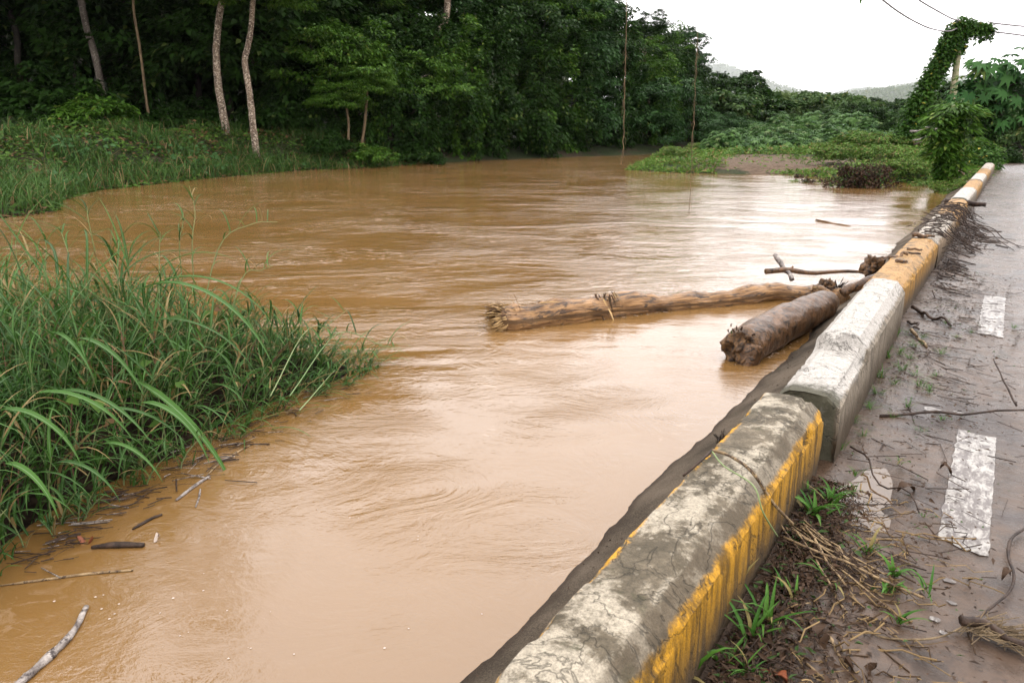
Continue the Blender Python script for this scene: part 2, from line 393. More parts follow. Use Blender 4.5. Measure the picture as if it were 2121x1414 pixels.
def kerb_mat(name, paint, top_lo, top_hi, white_amt, yellow_edge, conc=((.065, .054, .040), (.15, .125, .097)), side_hi=.55, moss=.5, bright=(.42, .38, .32), end_moss=False, crest_line=False):
    """object x across (0 = road-side face), y along, z up"""
    m, nt, p = mat(name); T = NT(nt); co = T.coord('Object')
    x, y, z = T.sep(co)
    big = T.noise(co, 2.4, 6, .68, .5); mid = T.noise(co, 9, 6, .72, .3); fine = T.noise(co, 60, 4, .75)
    streak = T.noise(T.coord('Object', (9, 9, .9)), 1.6, 6, .7, .4)
    c = T.mix(T.ramp(mid, .3, .7), conc[0], conc[1])
    c = T.mix(T.ramp(fine, .55, .75, 0, .6), c, (.04, .034, .022))
    c = T.mix(T.ramp(T.noise(co, 4.2, 5, .7), .56, .68, 0, moss), c, (.035, .040, .014))
    # pale lichen / lime patches over the top
    wp = T.ramp(T.math('ADD', T.math('MULTIPLY', big, .6), T.math('MULTIPLY', mid, .4)), top_lo, top_hi)
    c = T.mix(T.math('MULTIPLY', wp, white_amt), c, bright)
    vo = T.n('ShaderNodeTexVoronoi'); vo.inputs['Scale'].default_value = 26; vo.inputs['Randomness'].default_value = 1
    T.l(T.coord('Object', (1, 1, 1)), vo.inputs['Vector'])
    spots = T.math('MULTIPLY', T.ramp(T.math('ADD', vo.outputs['Distance'], T.math('MULTIPLY', fine, .25)), .36, .28), T.ramp(big, .42, .52))
    c = T.mix(T.math('MULTIPLY', spots, .75 * white_amt), c, bright)
    c = T.mix(T.math('MULTIPLY', T.ramp(fine, .35, .7), .35), c, tuple(v * .45 for v in conc[0]))
    if end_moss: c = T.mix(T.math('MULTIPLY', T.ramp(T.math('ADD', y, T.math('MULTIPLY', T.math('SUBTRACT', mid, .5), .5)), .02, .22, .95, 0), 1.0), c, (.05, .046, .025))
    sideness = T.ramp(T.math('ADD', x, T.math('MULTIPLY', T.math('SUBTRACT', mid, .5), .055)), -.030, -.014)
    pc = T.mix(T.ramp(streak, .38, .62), tuple(v * .28 for v in paint), paint)
    pc = T.mix(T.math('MULTIPLY', T.ramp(T.math('ADD', z, T.math('MULTIPLY', T.math('SUBTRACT', streak, .5), .35)), .05, .30, 1.0, 0), 1.0), pc, (.055, .036, .020))
    pc = T.mix(T.ramp(streak, side_hi, side_hi + .12, 0, .85), pc, (.055, .042, .025))
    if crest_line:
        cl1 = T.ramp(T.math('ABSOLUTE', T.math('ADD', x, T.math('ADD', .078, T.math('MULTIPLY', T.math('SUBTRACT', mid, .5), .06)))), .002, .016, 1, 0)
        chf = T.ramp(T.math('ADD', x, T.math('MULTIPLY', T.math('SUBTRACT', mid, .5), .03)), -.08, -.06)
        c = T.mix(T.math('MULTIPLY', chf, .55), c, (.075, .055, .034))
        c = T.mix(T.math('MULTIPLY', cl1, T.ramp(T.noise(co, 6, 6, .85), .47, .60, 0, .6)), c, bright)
    c = T.mix(sideness, c, pc)
    ed = T.math('MULTIPLY', T.ramp(T.math('ADD', x, T.math('MULTIPLY', T.math('SUBTRACT', big, .5), .1)), -.245, -.262), T.ramp(mid, .46, .54))
    c = T.mix(T.math('MULTIPLY', ed, yellow_edge), c, paint)
    T.l(c, p.inputs['Base Color']); p.inputs['Roughness'].default_value = .7; p.inputs['Specular IOR Level'].default_value = .2
    gr = T.noise(co, 150, 3, .8); cr = T.ramp(T.math('ABSOLUTE', T.math('SUBTRACT', T.noise(co, 3.2, 5, .6, .8), .5)), 0, .012)
    c2 = T.mix(T.math('MULTIPLY', T.math('SUBTRACT', 1.0, cr), .6), T.mix(T.ramp(gr, .42, .62, 0, .35), c, (.03, .025, .018)), (.02, .017, .012)); T.l(c2, p.inputs['Base Color'])
    h = T.math('ADD', T.math('ADD', mid, T.math('ADD', T.math('MULTIPLY', fine, .35), T.math('ADD', T.math('MULTIPLY', gr, .2), T.math('MULTIPLY', cr, .25)))), T.math('MULTIPLY', sideness, .12))
    T.l(T.bump(h, .8, .014), p.inputs['Normal']); return m
YEL = (.50, .25, .014)
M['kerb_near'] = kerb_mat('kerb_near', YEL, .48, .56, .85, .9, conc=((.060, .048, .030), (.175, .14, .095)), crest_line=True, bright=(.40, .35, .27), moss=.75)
M['kerb_white'] = kerb_mat('kerb_white', (.34, .28, .21), .34, .43, .95, 0, side_hi=.50, moss=.9, end_moss=True, bright=(.46, .43, .39))
M['kerb_yellow'] = kerb_mat('kerb_yellow', (.42, .21, .03), .38, .50, .85, .5, side_hi=.55, bright=(.45, .26, .10))
M['kerb_pale'] = kerb_mat('kerb_pale', (.33, .23, .14), .34, .46, .9, 0, side_hi=.58, bright=(.44, .39, .33))

# ------------------------------------------------------------ land shapes
def wl(pts): return [tuple(gz(a, b, WATER_Z)[:2]) for a, b in pts]
A_line = wl([(0, 452), (110, 438), (120, 415), (200, 395), (330, 380), (450, 368), (560, 358), (640, 352), (700, 350), (800, 345), (900, 338), (1000, 333), (1130, 327), (1290, 322), (1400, 318)])
LAND_A = [(-150, -60), (-15, -60), (-14, 4), (-12.5, 11)] + A_line + [(17, 58), (32, 66), (80, 76), (400, 95), (400, 3000), (-3000, 3000), (-3000, -60)]
B_line = wl([(1300, 352), (1400, 358), (1480, 360), (1560, 362), (1640, 362), (1700, 368), (1740, 383), (1850, 378), (1900, 380), (1990, 382)])
LAND_B = [tuple(K(14, 8)[:2])] + [tuple(K(26.0, -.7)[:2])] + B_line[::-1] + wl([(1330, 338), (1390, 324)]) + [(13.5, 51.9), (18.5, 56), (33, 63), (80, 72), (400, 90), (3000, 90), (3000, -60)]
LAND_R = [tuple(K(-60, -.9)[:2]), tuple(K(40, -.9)[:2]), tuple(K(40, 60)[:2]), tuple(K(-60, 60)[:2])]
def sdf(X, Y, poly):
    P = np.array(poly); Q = np.roll(P, -1, 0); d = np.full(X.shape, 1e9); ins = np.zeros(X.shape, bool)
    for (x0, y0), (x1, y1) in zip(P, Q):
        ex, ey = x1 - x0, y1 - y0; L = ex * ex + ey * ey + 1e-12
        t = np.clip(((X - x0) * ex + (Y - y0) * ey) / L, 0, 1)
        d = np.minimum(d, np.hypot(X - x0 - t * ex, Y - y0 - t * ey))
        c = ((y0 > Y) != (y1 > Y)) & (X < ex * (Y - y0) / (ey if abs(ey) > 1e-12 else 1e-12) + x0)
        ins ^= c
    return np.where(ins, d, -d)
def sm(t): t = np.clip(t, 0, 1); return t * t * (3 - 2 * t)
def lump(X, Y, s, a):
    return a * (np.sin(X * s + 1.3 * np.sin(Y * s * .7)) * np.cos(Y * s * .9 + 1.1 * np.sin(X * s * .6 + 2)) + .5 * np.sin(X * s * 2.3 + Y * s * 1.9))
def height(X, Y):
    X = np.asarray(X, float); Y = np.asarray(Y, float)
    a, b, r = sdf(X, Y, LAND_A), sdf(X, Y, LAND_B), sdf(X, Y, LAND_R)
    left = sm((2 - X) / 9)                       # the high left bank sinks towards the bend
    ha = WATER_Z + (.55 + .95 * left) * sm((a + .1) / (2.6 + 1.2 * left)) + (.10 * np.clip(a - 7, 0, 60) + .25 * np.clip(a - 16, 0, 50)) * sm((16 - X) / 14) + lump(X, Y, .9, .07) * sm(a / 2)
    ha = np.minimum(ha, 16)
    hb = WATER_Z + .26 * sm((b + .1) / 1.6) + .35 * sm(b / 14) + lump(X, Y, .7, .05) * sm(b / 2)
    hr = WATER_Z + (-.06 - WATER_Z) * sm(r / .4)
    k = X * KD.x + Y * KD.y; n = X * ND.x + Y * ND.y
    road = sm((n + 1.2) / .5) * sm((7 - n) / 1.0)
    hb = np.where(b > 0, hb * (1 - road) + np.minimum(hb, -.06) * road, -9)
    h = np.where(a > -.1, ha, -9); h = np.maximum(h, hb); h = np.maximum(h, np.where(r > 0, hr, -9))
    dd = np.maximum(np.maximum(a, b), r)
    return np.where(h < -5, WATER_Z - .05 + np.clip(dd, -3, 0) * .4, h)
def hz1(x, y): return float(height(np.array([x]), np.array([y]))[0])

# ground sheet
def axis(lo, hi, step, far):
    core = list(np.arange(lo, hi, step)); a = []; s = step; v = lo
    while v > -far: s *= 1.35; v -= s; a.append(v)
    b = []; s = step; v = core[-1]
    while v < far: s *= 1.35; v += s; b.append(v)
    return np.array(a[::-1] + core + b)
gx = axis(-42, 50, .42, 14000); gyv = axis(-4, 86, .42, 14000)
XX, YY = np.meshgrid(gx, gyv); ZZ = height(XX, YY)
nx, ny = len(gx), len(gyv)
idx = np.arange(nx * ny).reshape(ny, nx)
Q = np.stack([idx[:-1, :-1], idx[:-1, 1:], idx[1:, 1:], idx[1:, :-1]], -1).reshape(-1, 4)
tag(mesh_np('ground', np.stack([XX, YY, ZZ], -1).reshape(-1, 3), [Q], M['ground']), kind='structure')

# river
g = Geo()
g.add([(-400, -60, WATER_Z), (400, -60, WATER_Z), (400, 300, WATER_Z), (-400, 300, WATER_Z)], quads=[(0, 1, 2, 3)])
tag(g.build('river_water', M['water']), kind='structure')

# near bank under the tall grass
C_poly = [(-2.1, 2.2), (-2.12, 2.56), (-2.15, 2.77), (-2.1, 3.04), (-1.95, 3.39), (-1.75, 3.74), (-1.64, 4.14), (-1.46, 4.59), (-1.22, 4.98), (-.98, 5.3), (-1.25, 5.6), (-2.0, 5.8), (-3.4, 5.9), (-5, 5.9), (-9, 5.4), (-9, 1.0), (-2.6, 1.6)]
def c_height(X, Y):
    d = sdf(X, Y, C_poly)
    return WATER_Z - .03 + .05 * np.clip(d, -2, 0) * 8 + .20 * sm(d / .7) + lump(X, Y, 5, .012) + lump(X, Y, 13, .006)
X1, Y1 = np.meshgrid(np.arange(-9.5, -.5, .06), np.arange(.6, 7.2, .06)); Z1 = c_height(X1, Y1)
i1 = np.arange(X1.size).reshape(X1.shape); Q1 = np.stack([i1[:-1, :-1], i1[:-1, 1:], i1[1:, 1:], i1[1:, :-1]], -1).reshape(-1, 4)
tag(mesh_np('river_bank', np.stack([X1, Y1, Z1], -1).reshape(-1, 3), [Q1], M['soil']), kind='structure')

# road sheet (object x across, y along), sandy shoulder, paint
def road_obj(o): o.rotation_euler = (0, 0, -KAZ); return o
xs = np.arange(-.86, 7.0, .055); ys = np.concatenate([np.arange(-1, 9, .055), np.arange(9, 60, .3)])
RX, RY = np.meshgrid(xs, ys)
RZ = lump(RX, RY, 2.1, .006) + lump(RX, RY, 7.3, .0035) + .028 * sm((.15 - RX) / .5) * (.6 + .4 * np.sin(RY * 3.1 + np.sin(RY * 7))) - .02 * (RX > 3)
PUD = (.02, 3.02)
pd = np.hypot((RX + .31) / .13, (RY - 3.12) / .36)
pd = pd * (1 + .22 * np.sin(3 * np.arctan2(RY - 3.05, RX + .27) + 1) + .12 * np.sin(7 * np.arctan2(RY - 3.05, RX + .27)))
RZ -= .05 * sm(1.25 - pd) * sm((RX + .60) * 3)
ri = np.arange(RX.size).reshape(RX.shape); RQ = np.stack([ri[:-1, :-1], ri[:-1, 1:], ri[1:, 1:], ri[1:, :-1]], -1).reshape(-1, 4)
tag(road_obj(mesh_np('road', np.stack([RX, RY, RZ], -1).reshape(-1, 3), [RQ], M['road'])), kind='structure')
g = Geo(); g.add([(-.5, 2.4, -.012), (.1, 2.4, -.012), (.1, 3.7, -.012), (-.5, 3.7, -.012)], quads=[(0, 1, 2, 3)])
tag(road_obj(g.build('puddle_water', M['puddle'])), kind='structure')
xs = np.arange(-2.6, -.70, .04); ys = np.arange(-1, 27, .05)
SX, SY = np.meshgrid(xs, ys)
wav = .022 * np.sin(SY * 1.3) + .012 * np.sin(SY * 3.1 + 1) + .005 * np.sin(SY * 7)
SZ = .02 - .32 * np.clip((-(SX) - .80 + wav) / .47, -.1, 1) - .5 * np.clip(-SX - 1.27 + wav, 0, 2) + lump(SX, SY, 9, .006) + lump(SX, SY, 23, .003)
si = np.arange(SX.size).reshape(SX.shape); SQ = np.stack([si[:-1, :-1], si[:-1, 1:], si[1:, 1:], si[1:, :-1]], -1).reshape(-1, 4)
tag(road_obj(mesh_np('sandy_shoulder', np.stack([SX, SY, SZ], -1).reshape(-1, 3), [SQ], M['sand'])), kind='structure')
def road_z(x, y):
    return float(lump(x, y, 2.1, .006) + lump(x, y, 7.3, .0035) + .028 * sm((.15 - x) / .5) * (.6 + .4 * np.sin(y * 3.1 + np.sin(y * 7))))
# dashes of the edge line
for i, (k0, k1, seed) in enumerate([(2.9, 4.15, 1), (6.3, 7.85, 2)]):
    nn = 46; V = []; 
    for a in range(nn + 1):
        y = k0 + (k1 - k0) * a / nn
        for b in range(7):
            x = -.004 + .166 * b / 6
            if b in (0, 6): x += .009 * mn.noise((y * 14, seed, b))
            yy = y + (.05 * mn.noise((x * 22, seed * 3.1, 0)) + (.055 * (b / 6 - .5) * -1 if a == 0 else 0) if a in (0, nn) else 0)
            V.append((x, yy, road_z(x, yy) + .004))
    Qd = [(a * 7 + b, a * 7 + b + 1, (a + 1) * 7 + b + 1, (a + 1) * 7 + b) for a in range(nn) for b in range(6)]
    g = Geo(); g.add(V, quads=Qd)
    tag(road_obj(g.build('road_marking', M['road_paint'])), kind='structure')
# flakes of an older marking near the camera
g = Geo()
for (a, b, s) in ((.055, 2.63, .022), (.07, 2.5, .015), (.03, 2.36, .02), (.06, 2.3, .016), (.02, 1.98, .035), (.085, 1.9, .03), (.05, 1.8, .022), (.115, 1.82, .02), (-.14, 4.35, .05), (-.02, 4.42, .03)):
    n = 11; V = [(a, b, road_z(a, b) + .005)]
    for j in range(n):
        t = j / n * 6.283; r = s * (.55 + .6 * abs(mn.noise((j * 1.7, a * 40, b * 9)))) * 1.3
        V.append((a + r * math.cos(t), b + r * math.sin(t) * .7, road_z(a, b) + .005))
    g.add(V, tris=[(0, j + 1, (j + 1) % n + 1) for j in range(n)])
tag(road_obj(g.build('road_marking', M['road_paint'])), kind='structure')

# ------------------------------------------------------------ kerb blocks
def kerb_block(k0, k1, n0, n1, mt, label, seed, h=.345, prof='plain', res=.02, dz=0.0):
    L = k1 - k0
    base = [(0, -.12), (0, .0), (.003, .12), (-.001, h - .062), (-.072, h), (-.16, h + .004), (-.258, h - .003), (-.282, h - .045), (-.287, .1), (-.29, -.25)]
    if prof == 'white':
        base = [(0, -.12), (0, .0), (0, .12), (-.002, h - .085), (-.066, h - .008), (-.16, h + .003), (-.235, h - .004), (-.278, h - .05), (-.288, .1), (-.295, -.25)]
    # resample section
    S = [Vector((a, 0, b)) for a, b in base]; sec = []
    for a, b in zip(S, S[1:]):
        m = max(1, round((b - a).length / (res * .7))); sec += [a.lerp(b, t / m) for t in range(m)]
    sec.append(S[-1]); ns = len(sec); nl = max(6, int(L / (res * 1.25)))
    cen = Vector((-.14, 0, .12)); V = []
    rings = [(0.0, q) for q in (.0, .35, .7, .93)] + [(i / nl, 1.0) for i in range(nl + 1)] + [(1.0, q) for q in (.93, .7, .35, .0)]
    for ri_, (t, q) in enumerate(rings):
        y = t * L
        edge = min(t, 1 - t) * L
        for s in sec:
            p = cen.lerp(s, q); p = Vector((p.x, y, p.z))
            if q < 1: p.y += (.012 if t == 0 else -.012) * (1 - 0 if q > .9 else 0) * -1 * 0
            if q == 1.0 and edge < .03:                      # rounded arris
                p = cen.lerp(s, .982 + edge * .6); p = Vector((p.x, y, p.z))
            if prof == 'white':
                lowk = 1 - sm((y - .78 + .05 * math.sin(p.x * 25)) / .03)
                if p.z > .2: p.z -= .05 * float(lowk) * (p.z - .2) / .14
                if s.z > h - .1: p.z += (.018 + .01 * mn.noise((s.x * 40, 3, y * 9))) * math.exp(-((y - .82) / .035) ** 2)
                if s.x > -.05 and p.z > .18: p.x -= .03 * math.exp(-((y - .5) / .3) ** 2) * (p.z - .18) / .14
                bul = math.exp(-((y - L * .93) / .25) ** 2); p.x += .0 * bul
            w = Vector((p.x * 1.0, y, p.z)) + Vector((seed * 3.7, 0, 0))
            a = .004 * mn.noise(w * 3) + .0022 * mn.noise(w * 14) + .0012 * mn.noise(w * 40)
            crest = max(0, 1 - min(abs(s.z - (h - .062)) + abs(s.x), abs(s.z - h) * 3 + abs(s.x + .072), abs(s.x + .27) * 1.2) / .03)
            c = (max(0, mn.noise(w * 6 + Vector((9, 0, 0))) - .15) * .07 + max(0, mn.noise(w * 17) - .1) * .035) * crest
            d = (s - cen).normalized()
            p += Vector((d.x, 0, d.z)) * (a - c) * (1 if q > .5 else .3)
            if q < 1: p.y += (a * 1.8 + .02 * mn.noise(w * 7)) * (-1 if t == 0 else 1)
            V.append(p)
    nr = len(rings)
    Qk = [(i * ns + j, i * ns + j + 1, (i + 1) * ns + j + 1, (i + 1) * ns + j) for i in range(nr - 1) for j in range(ns - 1)]
    g = Geo(); g.add([tuple(v) for v in V], quads=Qk)
    o = g.build('kerb_block', mt)
    o.data.set_sharp_from_angle(angle=math.radians(27))
    a = K(k0, n0, dz); b = K(k1, n1, dz); d = b - a
    o.location = a; o.rotation_euler = (0, 0, -math.atan2(d.x, d.y))
    return tag(o, label, 'kerb block', 'painted concrete kerb blocks along the road')
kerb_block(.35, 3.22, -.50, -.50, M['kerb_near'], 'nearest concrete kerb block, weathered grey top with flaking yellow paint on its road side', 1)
kerb_block(3.36, 6.02, -.455, -.49, M['kerb_white'], 'whitewashed kerb block with mossy front end, beside the two big logs', 2, h=.405, prof='white')
kerb_block(6.12, 9.0, -.53, -.50, M['kerb_yellow'], 'worn yellow kerb block just beyond the whitewashed one, with bark bits on top', 3, h=.335)
kerb_block(9.05, 11.75, -.49, -.48, M['kerb_pale'], 'off-white kerb block covered with a mat of twigs', 4, h=.34, res=.04)
kerb_block(11.8, 14.5, -.48, -.47, M['kerb_yellow'], 'yellow kerb block with twigs and a dark log lying across its far end', 5, h=.33, res=.05)
kerb_block(14.55, 17.3, -.47, -.45, M['kerb_white'], 'pale kerb block just beyond the dark log lying across the kerb', 6, h=.34, res=.05)
kerb_block(17.35, 20.1, -.45, -.44, M['kerb_yellow'], 'yellowish kerb block between two white ones in the distance', 7, h=.33, res=.06)
kerb_block(20.15, 22.9, -.44, -.43, M['kerb_white'], 'third white kerb block counted from the camera', 8, h=.33, res=.06)
kerb_block(22.95, 25.7, -.43, -.42, M['kerb_yellow'], 'yellow-brown kerb block, second from the far end of the row', 9, h=.33, res=.07)
kerb_block(25.75, 29.6, -.42, -.40, M['kerb_pale'], 'farthest kerb block of the row, pale with a dark patch on top', 10, h=.33, res=.07)
#@@PART2
# ------------------------------------------------------------ trees
def cloud(rg, n, rad, flat=.55):
    u = rg.normal(size=(n, 3)); u = unit(u) * (rg.random((n, 1)) ** (1 / 2.2)); u[:, 2] *= flat
    return u * rad
def crown_mesh(name, mt, seed, R, ncl, per, LL, WW, low=-.5, tier=.5, drape=0.0):
    """leaf clumps spread on a lumpy ellipsoid; each clump is a flattened tier of drooping leaves"""
    rg = np.random.default_rng(seed); R = np.array(R)
    d = unit(rg.normal(size=(ncl * 3, 3))); d = d[d[:, 2] > low][:ncl]; ncl = len(d)
    lob = 1 + .22 * np.sin(d[:, :1] * 5 + seed) * np.cos(d[:, 1:2] * 4 + seed * 2) + .15 * np.sin(d[:, 2:3] * 7 + seed)
    c = d * R * lob * (.62 + .42 * rg.random((ncl, 1)) ** .6)
    rad = (.13 + .12 * rg.random(ncl)) * R[:2].mean()
    g = Geo()
    for i in range(ncl):
        n = int(per * (.6 + .8 * rg.random())); q = cloud(rg, n, rad[i], tier)
        if drape and rg.random() < drape:
            q[:, 2] -= rg.random(n) ** 1.3 * rad[i] * 3.0; q[:, :2] *= .6
        P = c[i] + q
        out = unit(q * [1, 1, .2] + d[i] * .5 * rad[i] + rg.normal(size=(n, 3)) * rad[i] * .3)
        D = out * [1, 1, .4] + np.array([0, 0, -.35]) + rg.normal(size=(n, 3)) * .25
        N = np.array([0, 0, 1.0]) + rg.normal(size=(n, 3)) * .45 + out * .5
        s = .65 + .7 * rg.random(n)
        leaves(g, P, D, N, LL * s, WW * s)
    o = g.build(name, mt)
    return o.data, o
PROTO = {}
def proto(key, *a, **k):
    me, o = crown_mesh('crown', *a, **k); bpy.data.objects.remove(o); PROTO[key] = me
proto('dome', M['leaf_dark'], 1, (3.2, 3.2, 2.4), 130, 85, .26, .12, -.6)
proto('tier', M['leaf_mid'], 2, (3.4, 3.4, 2.0), 110, 85, .25, .11, -.35, .38)
proto('drape', M['leaf_dark'], 3, (2.3, 2.3, 3.6), 150, 80, .22, .12, -1, .7, .45)
proto('drape_mid', M['leaf_mid'], 8, (2.1, 2.1, 3.3), 140, 80, .22, .12, -1, .7, .5)
proto('blue', M['leaf_blue'], 4, (3.0, 3.0, 2.8), 120, 80, .27, .13, -.7)
proto('feather', M['leaf_mid'], 5, (2.6, 2.6, 1.3), 90, 90, .20, .07, -.2, .25)
proto('shrub', M['leaf_mid'], 6, (1.2, 1.2, .8), 46, 60, .20, .10, -.1, .5)
proto('shrub_dark', M['leaf_dark'], 7, (1.3, 1.3, .9), 46, 60, .20, .10, -.1, .5)
proto('far', M['leaf_far'], 9, (3.6, 3.6, 3.0), 90, 75, .42, .24, -.5, .5)
proto('far_dark', M['leaf_dark'], 10, (3.4, 3.4, 3.2), 90, 75, .40, .22, -.6, .5)
proto('shrub_weed', M['weeds'], 16, (1.2, 1.1, .75), 60, 60, .15, .06, -.1, .6)
def trunk_mesh(seed, h, r, mt, bend=.5, limbs=4, spread=1.6, flare=1.5, sides=9):
    rg = random.Random(seed); g = Geo(); n = 14
    a = rg.uniform(0, 6.28); pts = []; rad = []
    for i in range(n + 1):
        t = i / n
        pts.append(Vector((math.cos(a) * bend * t * t + .09 * h * .12 * mn.noise((t * 4, seed, 1)) * 3, math.sin(a) * bend * t * t + .1 * mn.noise((t * 4, seed, 7)) * h * .12 * 3, h * t)))
        rad.append(r * (1 - .45 * t) * (1 + (flare - 1) * max(0, 1 - t * 9) ** 2))
    tube(g, pts, rad, sides, rough=.12, rs=4, seed=seed)
    for j in range(limbs):
        t = rg.uniform(.62, 1.0); p = pts[int(t * n)]; az = rg.uniform(0, 6.28); L = spread * rg.uniform(.7, 1.3)
        e = p + Vector((math.cos(az) * L, math.sin(az) * L, L * rg.uniform(.5, 1.1)))
        m = p.lerp(e, .5) + Vector((0, 0, -.12 * L))
        tube(g, spline([p, m, e], 4), [r * .45 * (1 - .09 * q) for q in range(9)], 6, rough=.1, seed=j)
    o = g.build('trunk', mt); me = o.data; bpy.data.objects.remove(o); return me
TR = [trunk_mesh(s, 6.5, .17, M['bark_dark'], .7) for s in range(1, 6)]
TRP = trunk_mesh(21, 8.0, .20, M['bark_pale'], .4, 3)
def inst(me, name, parent, loc=(0, 0, 0), sc=(1, 1, 1), rz=0.0):
    o = bpy.data.objects.new(name, me); C.objects.link(o); o.parent = parent
    o.location = loc; o.scale = sc; o.rotation_euler = (0, 0, rz); return o
def tree(x, y, key, crown_z, s, label, cat='tree', group=None, name='forest_tree', trunk=None, ts=1.0, zs=1.0, off=(0, 0), base=None):
    z = hz1(x, y) - .1 if base is None else base
    t = empty(name, (x, y, z), random.uniform(0, 6.28))
    tag(t, label, cat, group)
    th = crown_z * 1.05
    inst(trunk or random.choice(TR), 'trunk', t, (0, 0, 0), (ts, ts, th / 6.5))
    inst(PROTO[key], 'crown', t, (off[0], off[1], crown_z), (s, s, s * zs), random.uniform(0, 6.28))
    return t
def shrub(x, y, key, s, label, group, name='shrub', zs=1.0, lift=.45, cat='shrub'):
    o = bpy.data.objects.new(name, PROTO[key]); C.objects.link(o)
    o.location = (x, y, hz1(x, y) + lift * s); o.scale = (s, s, s * zs); o.rotation_euler = (0, 0, random.uniform(0, 6.28))
    return tag(o, label, cat, group)
def at(px, Y, py=270):                # ground position in this direction at forward distance Y
    p = gy(px, py, Y); return p.x, p.y

# the forest wall over the water, from the left clearing to the bend
front = [(655, 37.5, 'drape', 1.0, 3.2), (705, 37.0, 'tier', .9, 4.4), (748, 38.5, 'drape_mid', .95, 3.0), (800, 38.0, 'drape', 1.0, 3.0), (850, 39.5, 'tier', .8, 3.6), (890, 40.5, 'drape', 1.05, 3.2),
         (940, 42, 'drape_mid', 1.05, 3.2), (990, 43, 'drape', 1.1, 3.4), (1035, 44.5, 'shrub_dark', 2.0, 1.6), (1080, 46, 'drape', 1.1, 3.1), (1125, 48, 'drape_mid', 1.1, 3.2), (1170, 49, 'drape', 1.1, 3.2), (1215, 51, 'blue', .9, 2.8), (1262, 52.5, 'drape', 1.05, 3.0),
         (1310, 54, 'blue', .95, 2.6), (1350, 55.5, 'drape_mid', 1.0, 2.8), (1395, 57, 'blue', .95, 2.8), (1425, 60, 'drape', .85, 2.8)]
lab = {'drape': 'vine-draped dark tree whose leaves hang to the brown water in the forest wall', 'drape_mid': 'mid green creeper-hung tree at the water edge of the forest wall', 'tier': 'forest edge tree with flat layered sprays of bright leaves',
       'blue': 'bluish green leafy tree near the bend, at the forest wall foot', 'dome': 'dark domed broadleaf tree rising above the front of the forest wall', 'feather': 'tree with light feathery sprays of yellow-green leaves high in the forest wall', 'shrub_dark': 'low dark leaf mass at the water edge in the deepest shade of the forest wall'}
for px, Y, k, s, cz in front:
    x, y = at(px, Y)
    tree(x, y, k, cz, s, lab[k], group='trees forming the forest wall across the river', base=-.3)
mid = [(640, 41, 'dome', 1.15, 7.0), (690, 42, 'tier', 1.1, 8.2), (742, 42, 'feather', 1.2, 7.4), (800, 43, 'drape', 1.2, 6.6), (840, 43, 'feather', 1.1, 8.6), (890, 45, 'blue', 1.1, 6.6), (945, 46, 'dome', 1.1, 6.8), (1000, 48, 'blue', 1.05, 7.2), (1045, 49, 'feather', 1.1, 8.6),
       (1090, 50, 'dome', 1.15, 7.2), (1140, 52, 'tier', 1.0, 8.3), (1185, 53, 'blue', 1.15, 6.6), (1230, 55, 'dome', 1.0, 6.4), (1275, 57, 'tier', .95, 5.6), (1335, 60, 'dome', .85, 6.3), (1352, 63, 'tier', .8, 7.4), (1405, 64, 'blue', .70, 7.0), (1412, 66, 'dome', .62, 5.6), (1300, 60, 'drape', 1, 4.2), (1380, 62, 'drape', .9, 3.8)]
for px, Y, k, s, cz in mid:
    x, y = at(px, Y); tree(x, y, k, cz, s, lab[k], group='trees forming the forest wall across the river', base=.2)
back = [(620, 46, 'dome', 1.5, 9), (700, 48, 'dome', 1.5, 10.5), (780, 48, 'blue', 1.4, 11), (860, 50, 'dome', 1.5, 11), (940, 52, 'tier', 1.4, 11), (1010, 54, 'dome', 1.4, 11.6), (1080, 56, 'blue', 1.3, 11.2), (1150, 58, 'dome', 1.15, 10.6), (1200, 60, 'dome', 1.0, 9.4), (1245, 62, 'blue', .8, 8.2)]
for px, Y, k, s, cz in back:
    x, y = at(px, Y); tree(x, y, k, cz, s, 'tall dark tree of the rear rows closing the forest behind the water-edge trees', group='tall trees closing the back of the forest', base=.4)
# left: the high dark forest standing back from the grassy bank, crowns mostly above the frame
for i, (px, Y, k, s, cz) in enumerate([(-560, 21, 'dome', 1.3, 8), (-420, 23, 'blue', 1.3, 8.4), (-280, 24, 'dome', 1.4, 9), (-150, 26, 'tier', 1.2, 7.4), (-40, 28, 'dome', 1.3, 8.4), (70, 30, 'tier', 1.2, 8.2), (150, 33, 'dome', 1.3, 8.6), (230, 35, 'dome', 1.3, 8.8), (340, 37, 'dome', 1.3, 9.2), (450, 40, 'dome', 1.3, 9.6), (560, 41, 'dome', 1.3, 9.0)]):
    Y += 12; x, y = at(px, Y); tree(x, y, k, cz + 2, s, 'tall dark tree with high crown standing behind the left grassy bank', group='tall trees behind the left bank', name='forest_tree')
for i in range(15):
    px = -500 + i * 82; x, y = at(px, 38 + (i % 3) * 2.2)
    tree(x, y, 'drape' if i % 2 else 'dome', 4.0 + (i % 3), 1.5, 'deeply shaded tree filling the gloom behind the left bank', group='shaded trees deep in the left forest')
for i in range(15):
    px = -560 + i * 86; x, y = at(px, 45 + (i % 2) * 3)
    tree(x, y, 'dome', 10 + (i % 3), 1.7, 'tall dark tree of the last row behind the left bank', group='tall trees of the last row on the left')

